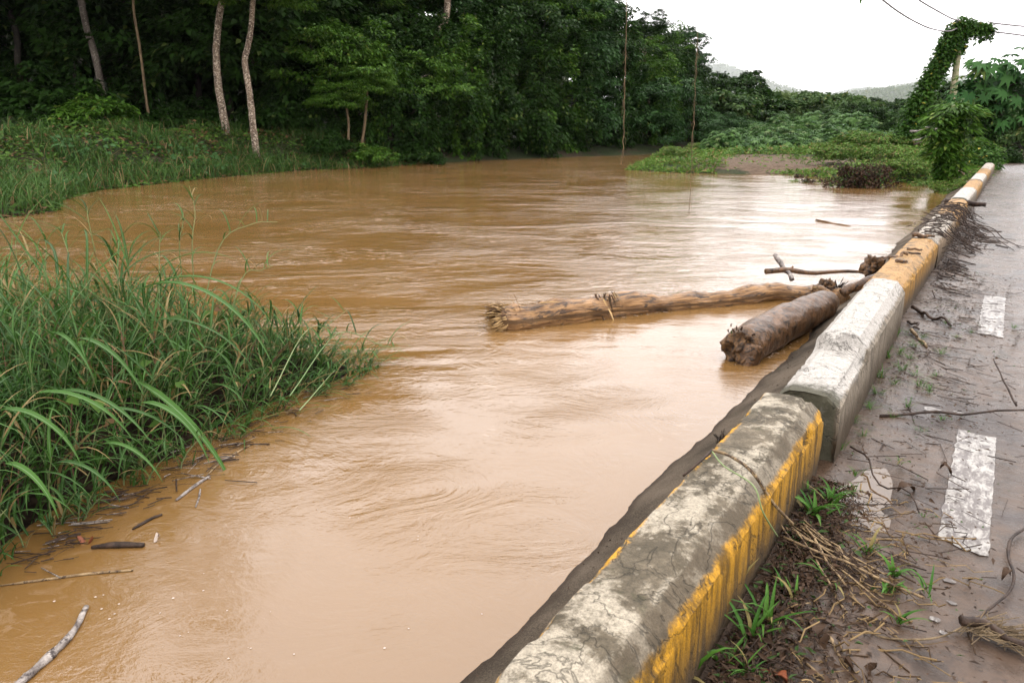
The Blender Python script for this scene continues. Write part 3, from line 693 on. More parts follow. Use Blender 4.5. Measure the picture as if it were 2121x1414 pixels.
# individually recognisable trees of the left bank: pale trunks
def pale_tree(pts_px, Y, r0, r1, label, key=None, cs=1.0, coff=(0, 0, 0), sway=0, mt='bark_pale', nm='riverside_tree', fork=None):
    P = [gy(a, b, Y) for a, b in pts_px]; b0 = P[0].copy(); b0.z = min(b0.z, hz1(b0.x, b0.y)) - .15
    P[0] = b0; t = empty(nm, b0); tag(t, label, 'tree')
    S = spline([p - b0 for p in P], 6); n = len(S); g = Geo()
    rad = [(r0 + (r1 - r0) * i / (n - 1)) * (1 + .5 * max(0, 1 - i / (n * .06)) ** 2) for i in range(n)]
    tube(g, S, rad, 12, rough=.16, rs=3.5, seed=pts_px[0][0])
    for (i0, pp) in (fork or []):
        Q = [S[int(i0 * (n - 1))]] + [gy(a, b, Y) - b0 for a, b in pp]
        tube(g, spline(Q, 5), [r1 * .8 * (1 - .6 * i / (len(Q) * 5)) for i in range(len(spline(Q, 5)))], 7, rough=.12, seed=2)
    g.build('trunk', M[mt], t)
    if key: inst(PROTO[key], 'crown', t, S[-1] + Vector(coff), (cs, cs, cs), 1.0)
    return t
pale_tree([(472, 288), (462, 235), (452, 175), (448, 110), (452, 50), (462, -20), (466, -90)], 32.7, .175, .115, 'thick mottled trunk leaning slightly left of the two pale riverside trunks', 'tier', 1.0, (0, .5, 1.5))
pale_tree([(528, 292), (522, 240), (515, 180), (507, 130), (513, 98), (520, 60), (524, -10)], 31.6, .145, .10, 'slim pale curved trunk right of the pair, with a bright leafy crown just above', 'tier', .62, (.3, -.3, .1))
pale_tree([(215, 200), (200, 130), (180, 60), (168, 0), (160, -60)], 33, .14, .13, 'dim grey trunk leaning in from the upper left forest', 'dome', .9, (0, 0, 2.5), mt='bark_mid')
pale_tree([(314, 262), (304, 215), (296, 150), (288, 90), (278, 30), (272, -50)], 33, .055, .05, 'thin dark crooked sapling with a spray of bright leaves high in the gloom', 'feather', .72, (.5, -.6, .2), mt='bark_vine')
pale_tree([(752, 330), (750, 300), (755, 260), (758, 225), (760, 190)], 35.5, .075, .06, 'thin brown stem at the water edge, right one of two under a leafy tier', 'tier', .42, (0, 0, .2), mt='bark_vine')
pale_tree([(728, 328), (722, 290), (722, 255), (718, 225)], 35.0, .065, .05, 'thin brown stem at the water edge, left one of two under a leafy tier', 'tier', .42, (-.3, 0, .3), mt='bark_vine')
pale_tree([(880, 150), (900, 92), (920, 52), (926, 20), (928, -40)], 42.5, .15, .18, 'bright bare slanting trunk emerging from leaves at the top of the forest wall', 'feather', .7, (0, 0, 2.6), mt='bark_pale')
pale_tree([(952, 70), (960, 35), (964, 20), (956, 2), (945, -20)], 44, .06, .05, 'forked bare grey limb at the top of the forest wall', None, mt='bark_pale', fork=[(.55, [(975, 5), (990, -20)])])
pale_tree([(1350, 190), (1342, 160), (1335, 125), (1340, 95), (1352, 80)], 57, .13, .08, 'pale crooked bare trunk showing between leaves beside the bend', 'dome', .35, (0, .3, 1.0), mt='bark_pale', fork=[(.6, [(1325, 100), (1312, 80)])])
pale_tree([(975, 165), (978, 130), (982, 100)], 45.5, .05, .04, 'short pale stem glimpsed in the middle of the forest wall', None, mt='bark_vine', fork=[(.5, [(990, 140), (1010, 120)])])

# bright shrubs and undergrowth behind the bank
for (px, Y, s, k, l) in [(205, 29.5, 1.1, 'shrub', 'bright green rounded shrub on top of the left bank'), (150, 30, 1.0, 'shrub_dark', 'dark shrub left of the bright rounded one on the bank top'), (255, 30.5, .6, 'shrub', 'small pale green shrub right of the bright rounded one'),
                         (360, 34, .9, 'shrub_dark', 'dark low shrub behind the bank near the thin crooked sapling'), (130, 31.5, 1.7, 'shrub_dark', 'large shaded bush looming over the left bank'), (405, 35.5, 1.1, 'shrub_dark', 'dark bush left of the thick mottled trunk'),
                         (585, 36, 1.2, 'shrub_dark', 'dark bush right of the slim pale trunk'), (630, 36.5, 1.4, 'shrub_dark', 'dark bush where the bank meets the forest wall'), (495, 34.5, .5, 'shrub_dark', 'small bush between the two pale trunks'), (770, 34.4, .75, 'shrub', 'low bright shrub overhanging the water under the layered tree'),
                         (865, 36.5, .8, 'shrub_dark', 'low dark shrub touching the water in the middle of the forest wall'), (670, 34, .8, 'shrub_dark', 'small dark shrub at the right end of the grassy bank')]:
    x, y = at(px, Y); shrub(x, y, k, s, l, None, zs=1.0)

# ------------------------------------------------------------ ground cover (uncountable)
def scatter_land(n, xr, yr, poly, dmin, dmax, seed):
    rg = np.random.default_rng(seed); X = rg.uniform(xr[0], xr[1], n); Y = rg.uniform(yr[0], yr[1], n)
    d = sdf(X, Y, poly); k = (d > dmin) & (d < dmax)
    return X[k], Y[k], d[k], rg
X, Y, d, rg = scatter_land(120000, (-26, 4), (12, 38), LAND_A, -.12, 6.5, 11)
keep = rg.random(len(X)) < np.where(d < 3.8, 1, .35); X, Y, d = X[keep], Y[keep], d[keep]
Z = height(X, Y); n = len(X)
g = Geo()
P = np.stack([X, Y, Z + rg.random(n) ** 2 * (.22 + .34 * np.clip(np.sin(X * 1.9 + np.sin(Y * 1.3) * 2) * np.cos(Y * 1.6), 0, 1)) * np.clip(d + .25, .15, 1)], 1)
a = rg.uniform(0, 6.28, n)
leaves(g, P, np.stack([np.cos(a), np.sin(a) - .3, rg.uniform(-.6, .4, n)], 1), np.array([0, -.3, 1]) + rg.normal(size=(n, 3)) * .4, .10 + .17 * rg.random(n) ** 1.5, .05 + .09 * rg.random(n) ** 1.5)
tag(g.build('ground_cover', M['bank_leaf']), 'dense low creeper and weeds covering the far left bank', 'ground cover', kind='stuff')
X, Y, d, rg = scatter_land(4200, (-18, -5), (13, 32), LAND_A, .15, 2.6, 12)
nz = np.sin(X * 1.1 + 2) * np.cos(Y * .9) > .15; X, Y, d = X[nz], Y[nz], d[nz]; Z = height(X, Y); n = len(X)
g = Geo(); a = rg.uniform(0, 6.28, n)
leaves(g, np.stack([X, Y, Z + .2 + .2 * rg.random(n)], 1), np.stack([np.cos(a) + .3, np.sin(a) - .8, -.3 + 0 * a], 1), np.array([0, -.5, 1]) + rg.normal(size=(n, 3)) * .25, .16 + .12 * rg.random(n), .11 + .08 * rg.random(n), .1)
tag(g.build('broad_leaf_weeds', M['taro']), 'patches of bluish broad-leaved weeds on the left bank slope', 'weeds', kind='stuff')
X, Y, d, rg = scatter_land(60000, (-20, 2), (12, 36), LAND_A, -.15, 5, 13)
w = (d < 1.1) | (np.sin(X * .8) * np.cos(Y * 1.3 + 1) > .1); X, Y, d = X[w], Y[w], d[w]; n = len(X); Z = height(X, Y)
g = Geo()
strips(g, np.stack([X, Y, Z], 1), rg.uniform(0, 6.28, n), rg.uniform(.25, .7, n) * np.where(X < -8, 1.5, .9), rg.uniform(.014, .036, n), rg.uniform(.9, 1.5, n), rg.uniform(-1.2, .3, n), 3)
tag(g.build('bank_grass', M['grass_dark']), 'arching grass along the edge of the far left bank', 'grass', kind='stuff')

# point bar and right meadow
X, Y, d, rg = scatter_land(260000, (3, 44), (22, 62), LAND_B, -.1, 60, 14)
kk = X * KD.x + Y * KD.y; nn_ = X * ND.x + Y * ND.y
mudr = ((X - 11.3) / 3.5) ** 2 + ((Y - 33.0) / 5.2) ** 2 + .9 * np.sin(X * 1.7 + Y * .5) * np.cos(Y * 1.1)
k = (nn_ < -.7 + .3 * np.sin(kk * 3)) & ((mudr > 1.15) | (rg.random(len(X)) < .04)); X, Y, d = X[k], Y[k], d[k]; n = len(X); Z = height(X, Y)
tall = .5 + .5 * np.sin(X * .9 + 1.2 * np.sin(Y * .5)) * np.cos(Y * .6)
g = Geo(); a = rg.uniform(0, 6.28, n)
leaves(g, np.stack([X, Y, Z + rg.random(n) ** 1.5 * (.12 + .38 * tall) * np.clip(d, .2, 1)], 1), np.stack([np.cos(a), np.sin(a), rg.uniform(-.2, 1.1, n)], 1), np.array([0, -.2, 1]) + rg.normal(size=(n, 3)) * .5, .12 + .14 * rg.random(n), .04 + .05 * rg.random(n))
tag(g.build('meadow_weeds', M['weeds']), 'rough green weeds and grass over the low point bar and the meadow behind', 'weeds', kind='stuff')
for i, (px, py, s, l) in enumerate([(1335, 345, .5, 'green weed clump at the tip of the point bar'), (1395, 325, .55, 'weed clump behind the tip of the point bar'), (1445, 305, .5, 'bright weed clump between mud and bend'), (1660, 352, .45, 'low green clump in front of the mud patch'), (1600, 300, .5, 'weed clump behind the mud patch'), (1730, 335, .8, 'bushy green weeds right of the mud patch'),
                                    (1780, 322, .95, 'tallest bush of green weeds behind the drowned brown bush'), (1830, 340, .8, 'green weeds right behind the drowned brown bush'), (1880, 352, .6, 'low weeds by the water right of the drowned brown bush'), (1930, 360, .55, 'green weeds at the water between the brown bush and the kerb'), (1700, 318, .5, 'small weed clump beyond the mud patch'), (1860, 322, .7, 'weeds at the foot of the vine-covered stay'), (1975, 372, .45, 'leafy weeds at the far foot of the kerb'), (1760, 305, .7, 'weedy bush left of the vine-covered stay')]):
    p = gz(px, py + 12, -.1); shrub(p.x, p.y, 'shrub_weed', s, l, 'weed clumps on the point bar', 'weed_clump', zs=.9, cat='weeds')

X, Y, d, rg = scatter_land(60000, (3, 40), (22, 56), LAND_B, -.05, 60, 15)
kk = X * KD.x + Y * KD.y; nn_ = X * ND.x + Y * ND.y
mudr = ((X - 11.3) / 3.5) ** 2 + ((Y - 33.0) / 5.2) ** 2 + .9 * np.sin(X * 1.7 + Y * .5) * np.cos(Y * 1.1)
pat = np.sin(X * 1.3 + 2 * np.sin(Y * .4)) * np.cos(Y * .8) + .4 * np.sin(X * 3.7)
k = (nn_ < -.8) & (mudr > 1.0) & (pat > -.25); X, Y, pat = X[k], Y[k], pat[k]; n = len(X); g = Geo()
strips(g, np.stack([X, Y, height(X, Y)], 1), rg.uniform(0, 6.28, n), rg.uniform(.15, .45, n) * (.7 + .5 * np.clip(pat, 0, 1)), rg.uniform(.012, .03, n), rg.uniform(.9, 1.5, n), rg.uniform(-.8, .6, n), 3)
tag(g.build('meadow_grass', M['weeds']), 'tussocks of green grass over the point bar and meadow', 'grass', kind='stuff')
# added crowns, out of view above, keeping sky light off the left forest
for i, (px, Y, cz) in enumerate([(-330, 26, 8.6), (-180, 27, 8.8), (-60, 28, 9.0), (60, 29, 9.0), (180, 30, 9.4), (300, 31, 9.6), (420, 32, 9.8), (540, 33, 10), (640, 35, 10.4)]):
    x, y = at(px, Y + 7); t = empty('forest_tree', (x, y, hz1(x, y) - .1)); tag(t, 'added tree whose crown stands out of view to shade the left forest', 'tree', 'trees added to shade the left forest')
    inst(TR[i % 5], 'trunk', t, (0, 0, 0), (1, 1, cz / 6.5)); inst(PROTO['dome'], 'crown', t, (0, -6.0, cz), (1.35, 1.35, 1.0), i * 1.3)
# ------------------------------------------------------------ castor-bean thicket, far trees, hills
def castor_mesh(name, mt, seed, R, n, r, low=-.2, lobes=8):
    rg = np.random.default_rng(seed); d = unit(rg.normal(size=(n * 2, 3))); d = d[d[:, 2] > low][:n]; n = len(d)
    P = d * np.array(R) * (.6 + .42 * rg.random((n, 1)) ** .5) * (1 + .15 * np.sin(d[:, :1] * 6 + seed))
    N = np.array([0, -.1, .9]) + d * .65 + rg.normal(size=(n, 3)) * .22
    g = Geo(); star_leaves(g, P, N, d + rg.normal(size=(n, 3)) * .3 + [0, 0, -.3], r * (.7 + .6 * rg.random(n)), lobes, .3)
    return g.build(name, mt)
for key, a in {'castor_a': (M['castor_far'], 31, (1.7, 1.7, 1.3), 420, .30), 'castor_b': (M['castor_far'], 32, (1.5, 1.5, 1.5), 360, .28)}.items():
    o = castor_mesh('crown', *a); PROTO[key] = o.data; bpy.data.objects.remove(o)
TC = trunk_mesh(41, 3.0, .05, M['bark_vine'], .3, 3, .7, 1.2, 6)
spots = []
rr = random.Random(3)
for row, (Y, top, x0, x1) in enumerate([(40, 258, 1560, 1900), (44, 240, 1530, 1900), (48, 226, 1520, 1910), (53, 215, 1560, 1960), (58, 218, 1600, 2160), (64, 216, 1640, 2160)]):
    px = x0
    while px < x1:
        dip = 14 * math.sin(px * .018 + row) + (18 if px > 1830 else 0) + (22 if px < 1580 and row < 3 else 0)
        spots.append((px + rr.uniform(-8, 8), Y + rr.uniform(-1.5, 1.5), top + dip)); px += 58 * 44 / Y * rr.uniform(.85, 1.2)
for i, (px, Y, top) in enumerate(spots):
    x, y = at(px, Y); zt = gy(px, top, Y).z - .35 - rr.random() * .9; zg = hz1(x, y) - .05
    t = empty('castor_bean_plant', (x, y, zg), rr.uniform(0, 6.28))
    tag(t, 'pale green star-leaved plant in the thicket behind the point bar', 'castor plant', 'castor bean plants of the thicket')
    hgt = max(1.0, zt - zg)
    inst(TC, 'stem', t, (0, 0, 0), (1, 1, hgt * .7 / 3.0)); inst(PROTO[rr.choice(['castor_a', 'castor_b'])], 'crown', t, (0, 0, hgt - 1.25), (rr.uniform(.65, 1.05), rr.uniform(.65, 1.05), rr.uniform(.8, 1.0)), rr.uniform(0, 6))
for (px, py, s) in [(1505, 268, .7), (1548, 285, .55), (1480, 285, .5), (1640, 285, .6), (1710, 282, .55), (1600, 283, .4), (1780, 288, .5)]:
    Y = 41; x, y = at(px, Y); zt = gy(px, py, Y).z
    o = bpy.data.objects.new('castor_seedling', PROTO['castor_a']); C.objects.link(o); o.location = (x, y, max(zt - 1.0 * s, hz1(x, y) + .4 * s)); o.scale = (s * .8,) * 3
    tag(o, 'low young star-leaved plant at the front foot of the thicket', 'castor plant', 'young castor plants before the thicket')
def fartree(px, top, Y, key, s, label, zs=1.0, group=None):
    if px < 1700 and top < 192: s *= .62; zs = 1.15
    x, y = at(px, Y); zt = gy(px, top, Y).z; zg = max(hz1(x, y), -.2) - .2
    t = empty('distant_tree', (x, y, zg), rr.uniform(0, 6.28)); tag(t, label, 'tree', group)
    hR = {'far': 3.0, 'far_dark': 3.2, 'dome': 2.4, 'blue': 2.8, 'feather': 1.3, 'tier': 2.0, 'bamboo': 4.0}[key] * s * zs
    cz = max(zt - zg - hR, hR * .3)
    inst(random.choice(TR), 'trunk', t, (0, 0, 0), (s, s, max(cz, 1) / 6.5 * 1.05)); inst(PROTO[key], 'crown', t, (0, 0, cz), (s, s, s * zs), rr.uniform(0, 6.28))
proto('bamboo', M['leaf_bamboo'], 17, (3.2, 3.2, 4.0), 90, 75, .5, .12, -.3, 1.3)
for a in [(1462, 178, 72, 'far_dark', 1.0, 'dark tree just right of the river bend, against the pale sky'), (1492, 152, 74, 'far_dark', 1.0, 'left crown of the tall dark pair beyond the bend'), (1530, 148, 72, 'far_dark', 1.15, 'tallest dark tree beyond the point bar, right of the bend'),
          (1566, 176, 74, 'far_dark', 1.0, 'dark tree on the right shoulder of the tall dark pair'), (1545, 192, 66, 'far_dark', 1.1, 'broad dark tree in front of the tall pair beyond the bend'), (1500, 200, 66, 'far', 1.1, 'mid green tree low in front of the dark pair'), (1456, 205, 66, 'far', 1.0, 'green tree low beside the river bend'), (1604, 192, 78, 'bamboo', .8, 'yellow-green bamboo clump behind the thicket'), (1640, 196, 84, 'bamboo', .8, 'second yellow-green bamboo clump, right of the first'),
          (1672, 190, 92, 'far', 1.1, 'rounded green tree behind the bamboo'), (1700, 194, 90, 'far', 1.2, 'flat-topped green tree in the middle distance'), (1615, 195, 80, 'far', 1.1, 'green tree under the bamboo'), (1660, 200, 80, 'far', 1.1, 'green tree right of the bamboo foot'),
          (1722, 198, 100, 'far', 1.2, 'green tree above the middle of the thicket'), (1440, 195, 84, 'far_dark', 1.2, 'dark far tree filling the gap right of the forest wall'), (1425, 225, 70, 'far_dark', 1.1, 'low dark tree where the forest wall ends'),
          (1815, 203, 130, 'far_dark', .8, 'small dark umbrella-shaped tree standing alone in the misty distance'), (1866, 206, 110, 'far_dark', .9, 'round dark tree left of the vine-covered stay'), (1760, 210, 120, 'far', 1.3, 'hazy green tree over the right part of the thicket'), (1900, 196, 95, 'far_dark', 1.0, 'dark tree seen behind the vine-covered stay'),
          (1945, 182, 80, 'far_dark', 1.1, 'dark tree between the stay and the pole'), (1985, 170, 78, 'far_dark', 1.1, 'dark tree right behind the pole'), (2030, 160, 74, 'far_dark', 1.2, 'dark tree behind the big star-leaved tree'), (2085, 165, 70, 'far_dark', 1.2, 'dark tree at the right edge behind the star-leaved tree'), (2140, 160, 66, 'far_dark', 1.3, 'dark tree cut by the right edge of the view'),
          (2010, 205, 60, 'far', 1.0, 'green tree low behind the pole foot'), (2075, 215, 52, 'far', .9, 'green bushy tree behind the roadside shrubs'), (2125, 215, 48, 'far', .9, 'green bushy tree at the right edge above the road'), (1950, 215, 66, 'far', 1.0, 'green tree low between stay and pole')]:
    fartree(*a)
for i, (px, top, Y, key, s, l) in enumerate([(1735, 224, 58, 'dome', .36, 'small dark tree inside the right half of the thicket'),
        (1790, 214, 54, 'far_dark', .42, 'small dark tree over the right half of the thicket'), (1500, 236, 50, 'blue', .5, 'bluish bushy tree between the bend and the thicket'), (1880, 232, 44, 'dome', .4, 'dark bushy sapling behind the foot of the stay')]):
    fartree(px, top, Y, key, s, l)
# hills
def hill(x0, x1, Y, depth, tops, name, mt, seed):
    xs = np.linspace(x0, x1, 220); ys = np.linspace(Y, Y + depth, 14); V = []
    px = np.array([t[0] for t in tops]); hh = np.array([t[1] for t in tops])
    for j, y in enumerate(ys):
        f = math.sin(math.pi * min(1, (j + .0) / 8) * .5)
        for x in xs:
            h = 1.27 * float(np.interp(CX + (x / Y) * F, px, hh)) * f
            w_ = Y / 1100; h += (mn.noise((x * .012 / w_, y * .012 / w_, seed)) * 10 + abs(mn.noise((x * .05 / w_, y * .05 / w_, seed))) * 10) * f * w_
            V.append((x, y, h - 2 if j else -3))
    n = len(xs); Q = [(j * n + i, j * n + i + 1, (j + 1) * n + i + 1, (j + 1) * n + i) for j in range(len(ys) - 1) for i in range(n - 1)]
    g = Geo(); g.add(V, quads=Q); return tag(g.build(name, mt), kind='structure')
def hill_mat():
    m, nt, p = mat('forested_hill'); T = NT(nt); co = T.coord('Object')
    n = T.noise(co, .012, 8, .8); c = T.mix(T.ramp(n, .35, .62), (.012, .03, .014), (.06, .10, .04)); T.l(c, p.inputs['Base Color'])
    p.inputs['Roughness'].default_value = .9; T.l(T.bump(n, 1, 60), p.inputs['Normal']); return m
M['hill'] = hill_mat()
HY1 = 6500.0; q = HY1 / F
hill(600, 7100, HY1, 3000, [(1200, 60 * q), (1440, 100 * q), (1550, 118 * q), (1600, 104 * q), (1640, 94 * q), (1690, 76 * q), (1760, 60 * q), (1830, 55 * q), (1900, 60 * q), (2000, 70 * q), (2200, 90 * q), (2600, 90 * q)], 'far_hills', M['hill'], 3)
HY2 = 3000.0; q = HY2 / F
hill(250, 4000, HY2, 1200, [(1200, 40 * q), (1500, 64 * q), (1640, 58 * q), (1720, 44 * q), (1800, 40 * q), (1860, 44 * q), (1930, 60 * q), (2050, 70 * q), (2400, 80 * q)], 'near_hills', M['hill'], 8)
# woods on the hills: clumps too many to count
rg = np.random.default_rng(77); g = Geo()
for (Yb, dep, n, sz, tops) in ((HY1, 2200, 5200, 15.0, [(1200, 60), (1440, 100), (1550, 118), (1600, 104), (1640, 94), (1690, 76), (1760, 60), (1830, 55), (1900, 60), (2000, 70), (2200, 90)]), (HY2, 900, 9000, 8.0, [(1200, 40), (1500, 64), (1640, 58), (1720, 44), (1800, 40), (1860, 44), (1930, 60), (2050, 70), (2200, 80)])):
    px = rg.uniform(1380, 2160, n); t = rg.random(n); y = Yb + t * dep; x = (px - CX) / F * Yb
    f = np.sin(np.pi * np.minimum(1, t * dep / (dep * 1.3) * 13 / 8) * .5)
    h = 1.2 * np.interp(px, [a for a, b in tops], [b * Yb / F for a, b in tops]) * f + 1.2 * sz
    cl = rg.integers(0, 900, n); off = np.random.default_rng(5).normal(size=(900, 1)) * 2.2 * sz
    for kx in range(7):
        P = np.stack([x, y, h], 1) + rg.normal(size=(n, 3)) * sz * np.array([1.3, 1.3, .8]) + np.concatenate([off[cl] * 0, off[cl] * 0, off[cl] * .45], 1)
        leaves(g, P, rg.normal(size=(n, 3)), np.array([0, -.6, 1]) + rg.normal(size=(n, 3)) * .5, np.full(n, sz * 1.2), np.full(n, sz * 1.0), .1)
tag(g.build('hill_woods', M['leaf_far']), 'misty woods covering the far hills beyond the valley', 'woods', kind='stuff')

# ------------------------------------------------------------ pole, stay, vines, wires
PY = 36.0
def leafy_sleeve(g, pts, rads, n, LL, seed, hang=.2):
    rg = np.random.default_rng(seed); S = spline(pts, 10); A = np.array([tuple(p) for p in S]); R = np.interp(np.linspace(0, 1, len(S)), np.linspace(0, 1, len(rads)), rads)
    i = rg.uniform(0, len(S) - 1.001, n); i0 = i.astype(int); f = (i - i0)[:, None]
    c = A[i0] * (1 - f) + A[i0 + 1] * f; r = R[i0][:, None] * (1 + .3 * np.sin(i * 1.7)[:, None])
    d = unit(rg.normal(size=(n, 3))); q = d * r * rg.random((n, 1)) ** .5
    q[:, 2] -= hang * rg.random(n) ** 3
    leaves(g, c + q, d * [1, 1, .3] + [0, 0, -.3] + rg.normal(size=(n, 3)) * .35, d + [0, 0, .7] + rg.normal(size=(n, 3)) * .3, LL * (.6 + .8 * rg.random(n)), LL * .6 * (.6 + .8 * rg.random(n)))
pb = gy(1972, 215, PY); pt = gy(1991, 52, PY); dv = (pt - pb).normalized()
base = pb - dv * 3.2; base.z = hz1(base.x, base.y) - .2
pole = empty('utility_pole', base); tag(pole, 'leaning grey-green utility pole whose top is smothered in vines', 'pole')
g = Geo(); tube(g, [base - base, pb - base, pt - base], [.17, .155, .13], 14, rough=.03); g.build('shaft', M['pole'], pole)
arm_a = gy(1985, 60, PY) - base; arm_b = gy(2058, 62, PY) - base
g = Geo(); tube(g, [arm_a, arm_b], .06, 8); g.build('crossarm', M['pole'], pole)
for (a, b) in ((2052, 48), (2056, 66), (1984, 44)):
    g = Geo(); c = gy(a, b, PY) - base; tube(g, [c + Vector((0, 0, z)) for z in (-.14, -.08, -.07, 0, .01, .07)], [.03, .03, .06, .06, .045, .03], 10); g.build('insulator', M['wire'], pole)
vb = gy(1868, 292, PY); vb.z = hz1(vb.x, vb.y)
vine = empty('climbing_vine', vb); tag(vine, 'thick leafy vine climbing the slanting stay and hooding the pole top', 'vine')
S = [vb, gy(1893, 230, PY), gy(1925, 165, PY), gy(1955, 110, PY), gy(1975, 68, PY)]
g = Geo(); tube(g, spline([p - vb for p in S], 8), .03, 6, rough=.3, rs=8); g.build('stay_wire', M['bark_vine'], vine)
g = Geo()
leafy_sleeve(g, [p - vb for p in S], [.62, .48, .40, .37, .39, .36], 7500, .19, 5, .8)
leafy_sleeve(g, [gy(a, b, PY) - vb for a, b in ((1968, 100), (1970, 72), (1985, 52), (2005, 50), (2030, 56), (2056, 58))], [.26, .34, .36, .3, .24, .14], 3600, .16, 6, .5)
leafy_sleeve(g, [gy(a, b, PY) - vb for a, b in ((1990, 60), (1992, 85), (1990, 104))], [.32, .24, .1], 700, .16, 7, .4)
leafy_sleeve(g, [gy(a, b, PY) - vb for a, b in ((1850, 300), (1870, 285), (1890, 290))], [.5, .6, .4], 2000, .15, 8, .2)
g.build('foliage', M['vine_leaf'], vine)
g = Geo()
for i in range(26):
    a = gy(2005 + i * 1.9, 62 + 6 * math.sin(i), PY) - vb; L = rr.uniform(.25, .8); tube(g, wiggle(a, a - Vector((0, 0, L)), 4, .06, i), .006, 3, cap=False)
g.build('tendrils', M['stem'], vine)
def wire(pts, label, r=.036):
    S = spline([gy(*p) for p in pts], 12); o0 = S[0].copy(); g = Geo(); tube(g, [p - o0 for p in S], r, 6)
    o = g.build('overhead_wire', M['wire']); o.location = o0; tag(o, label, 'wire')
wire([(1985, 58, 36), (1965, 65, 34), (1930, 60, 31), (1895, 45, 28), (1860, 24, 25), (1828, 0, 22.5), (1770, -45, 19), (1690, -120, 15)], 'lower sagging wire coming from the upper left down to the vine-hooded pole', .026)
wire([(1990, 44, 36), (1970, 38, 34), (1940, 22, 31), (1903, 0, 28), (1850, -40, 24), (1760, -115, 18)], 'upper wire coming down from the top edge to the vine-hooded pole', .028)
wire([(2054, 48, 36), (2090, 52, 37), (2121, 55, 38), (2200, 62, 41)], 'upper of the two wires leaving the pole to the right')
wire([(2056, 66, 36), (2090, 70, 37), (2121, 74, 38), (2200, 84, 41)], 'lower of the two wires leaving the pole to the right')

# ------------------------------------------------------------ right-hand plants by the kerb end
def big_castor():
    b = gz(2034, 345, .0); b.z = -.1; Y = b.y
    t = empty('castor_bean_tree', b); tag(t, 'large tree with big drooping star-shaped leaves and a vine-clad trunk at the road bend', 'castor tree')
    g = Geo(); st = [Vector((0, 0, 0)), gy(2036, 300, Y) - b, gy(2040, 250, Y) - b, gy(2052, 205, Y) - b]
    tube(g, spline(st, 6), [.16 - .004 * i for i in range(19)], 10, rough=.15)
    ends = [(2020, 170), (2050, 155), (2085, 150), (2110, 170), (2125, 200), (2085, 200), (2010, 200), (2075, 240)]
    for a in ends:
        tube(g, spline([st[2], (st[3] + gy(a[0], a[1], Y) - b) * .5, gy(a[0], a[1], Y) - b], 4), .04, 6)
    g.build('trunk', M['bark_dark'], t)
    rg = np.random.default_rng(9); g = Geo()
    P = []; D = []
    for (a, b2, r, n) in ((2015, 165, .9, 11), (2050, 140, .9, 15), (2090, 140, .9, 15), (2120, 165, .9, 13), (2140, 190, .9, 12), (2085, 175, 1.0, 17), (2045, 185, .9, 13), (2005, 190, .6, 7), (2080, 245, .7, 10), (2115, 215, .9, 11), (2060, 215, .7, 8)):
        c = np.array(tuple(gy(a, b2, Y) - b)); d = unit(rg.normal(size=(n, 3)) * [1, 1, .5]); P.append(c + d * r * rg.uniform(.35, 1, (n, 1))); D.append(d)
    P = np.concatenate(P); D = np.concatenate(D); n = len(P)
    star_leaves(g, P, D * .6 + [0, -.35, .85] + rg.normal(size=(n, 3)) * .15, D + [0, 0, -.45], .42 * (.75 + .5 * rg.random(n)), 8, .35)
    g.build('crown', M['castor'], t)
    g = Geo(); leafy_sleeve(g, st[:3] + [gy(2046, 205, Y) - b], [.6, .4, .38, .45, .2], 4200, .14, 12, .4); g.build('vine_cover', M['leaf_dark'], t)
big_castor()
def leafy_plant(px, py, pts, rad, n, LL, mt, name, label, cat, seed, tips=None, dryz=.0):
    b = gz(px, py, dryz); t = empty(name, b); tag(t, label, cat); Y = b.y
    g = Geo(); tube(g, spline([Vector((0, 0, -.1))] + [gy(a, c, Y) - b for a, c in pts[1:]], 5), .05, 7, rough=.2); g.build('stem', M['bark_dark'], t)
    g = Geo(); leafy_sleeve(g, [gy(a, c, Y) - b for a, c in pts], rad, n, LL, seed, .3)
    for (a, c, r, m) in tips or []:
        cc = np.array(tuple(gy(a, c, Y) - b)); rg = np.random.default_rng(a); q = cloud(rg, m, r, .45)
        leaves(g, cc + q, unit(q) * [1, 1, .2] + [0, 0, -.25], np.array([0, -.2, 1]) + rg.normal(size=(m, 3)) * .35, LL * 1.5 * (.7 + .6 * rg.random(m)), LL * .5 * (.7 + .6 * rg.random(m)))
    g.build('foliage', M[mt], t)
leafy_plant(1965, 372, [(1955, 365), (1960, 330), (1965, 290), (1972, 250), (1980, 232)], [.22, .24, .3, .3, .2], 1700, .17, 'leaf_mid', 'tall_shrub', 'tall leafy shrub hung with creepers just left of the far kerb end', 'shrub', 4,
            [(1948, 244, .42, 150), (1975, 226, .48, 190), (2003, 232, .45, 150), (2000, 264, .4, 130), (1936, 276, .4, 130), (2010, 292, .35, 100), (1942, 318, .4, 130), (1985, 318, .35, 110), (1975, 345, .4, 150), (1955, 300, .4, 130)])
leafy_plant(2035, 352, [(2015, 350), (2030, 335), (2050, 330)], [.5, .6, .5], 3200, .13, 'vine_leaf', 'roadside_bush', 'dark creeper heap at the foot of the star-leaved tree', 'bush', 5)
leafy_plant(2095, 338, [(2070, 334), (2090, 322), (2110, 330)], [.25, .35, .3], 1800, .13, 'leaf_dark', 'roadside_bush', 'small dark bush at the road edge right of the kerb end', 'bush', 6)
leafy_plant(2100, 300, [(2095, 300), (2110, 285), (2130, 290)], [.3, .5, .5], 1300, .15, 'leaf_mid', 'roadside_bush', 'green bush at the right edge beyond the road', 'bush', 7, dryz=.3)
leafy_plant(2000, 300, [(1990, 320), (2000, 300), (2020, 290), (2060, 290)], [.5, .7, .7, .7], 5200, .14, 'weeds', 'roadside_bush', 'mixed green scrub filling the space under the star-leaved tree', 'bush', 8, dryz=.1)
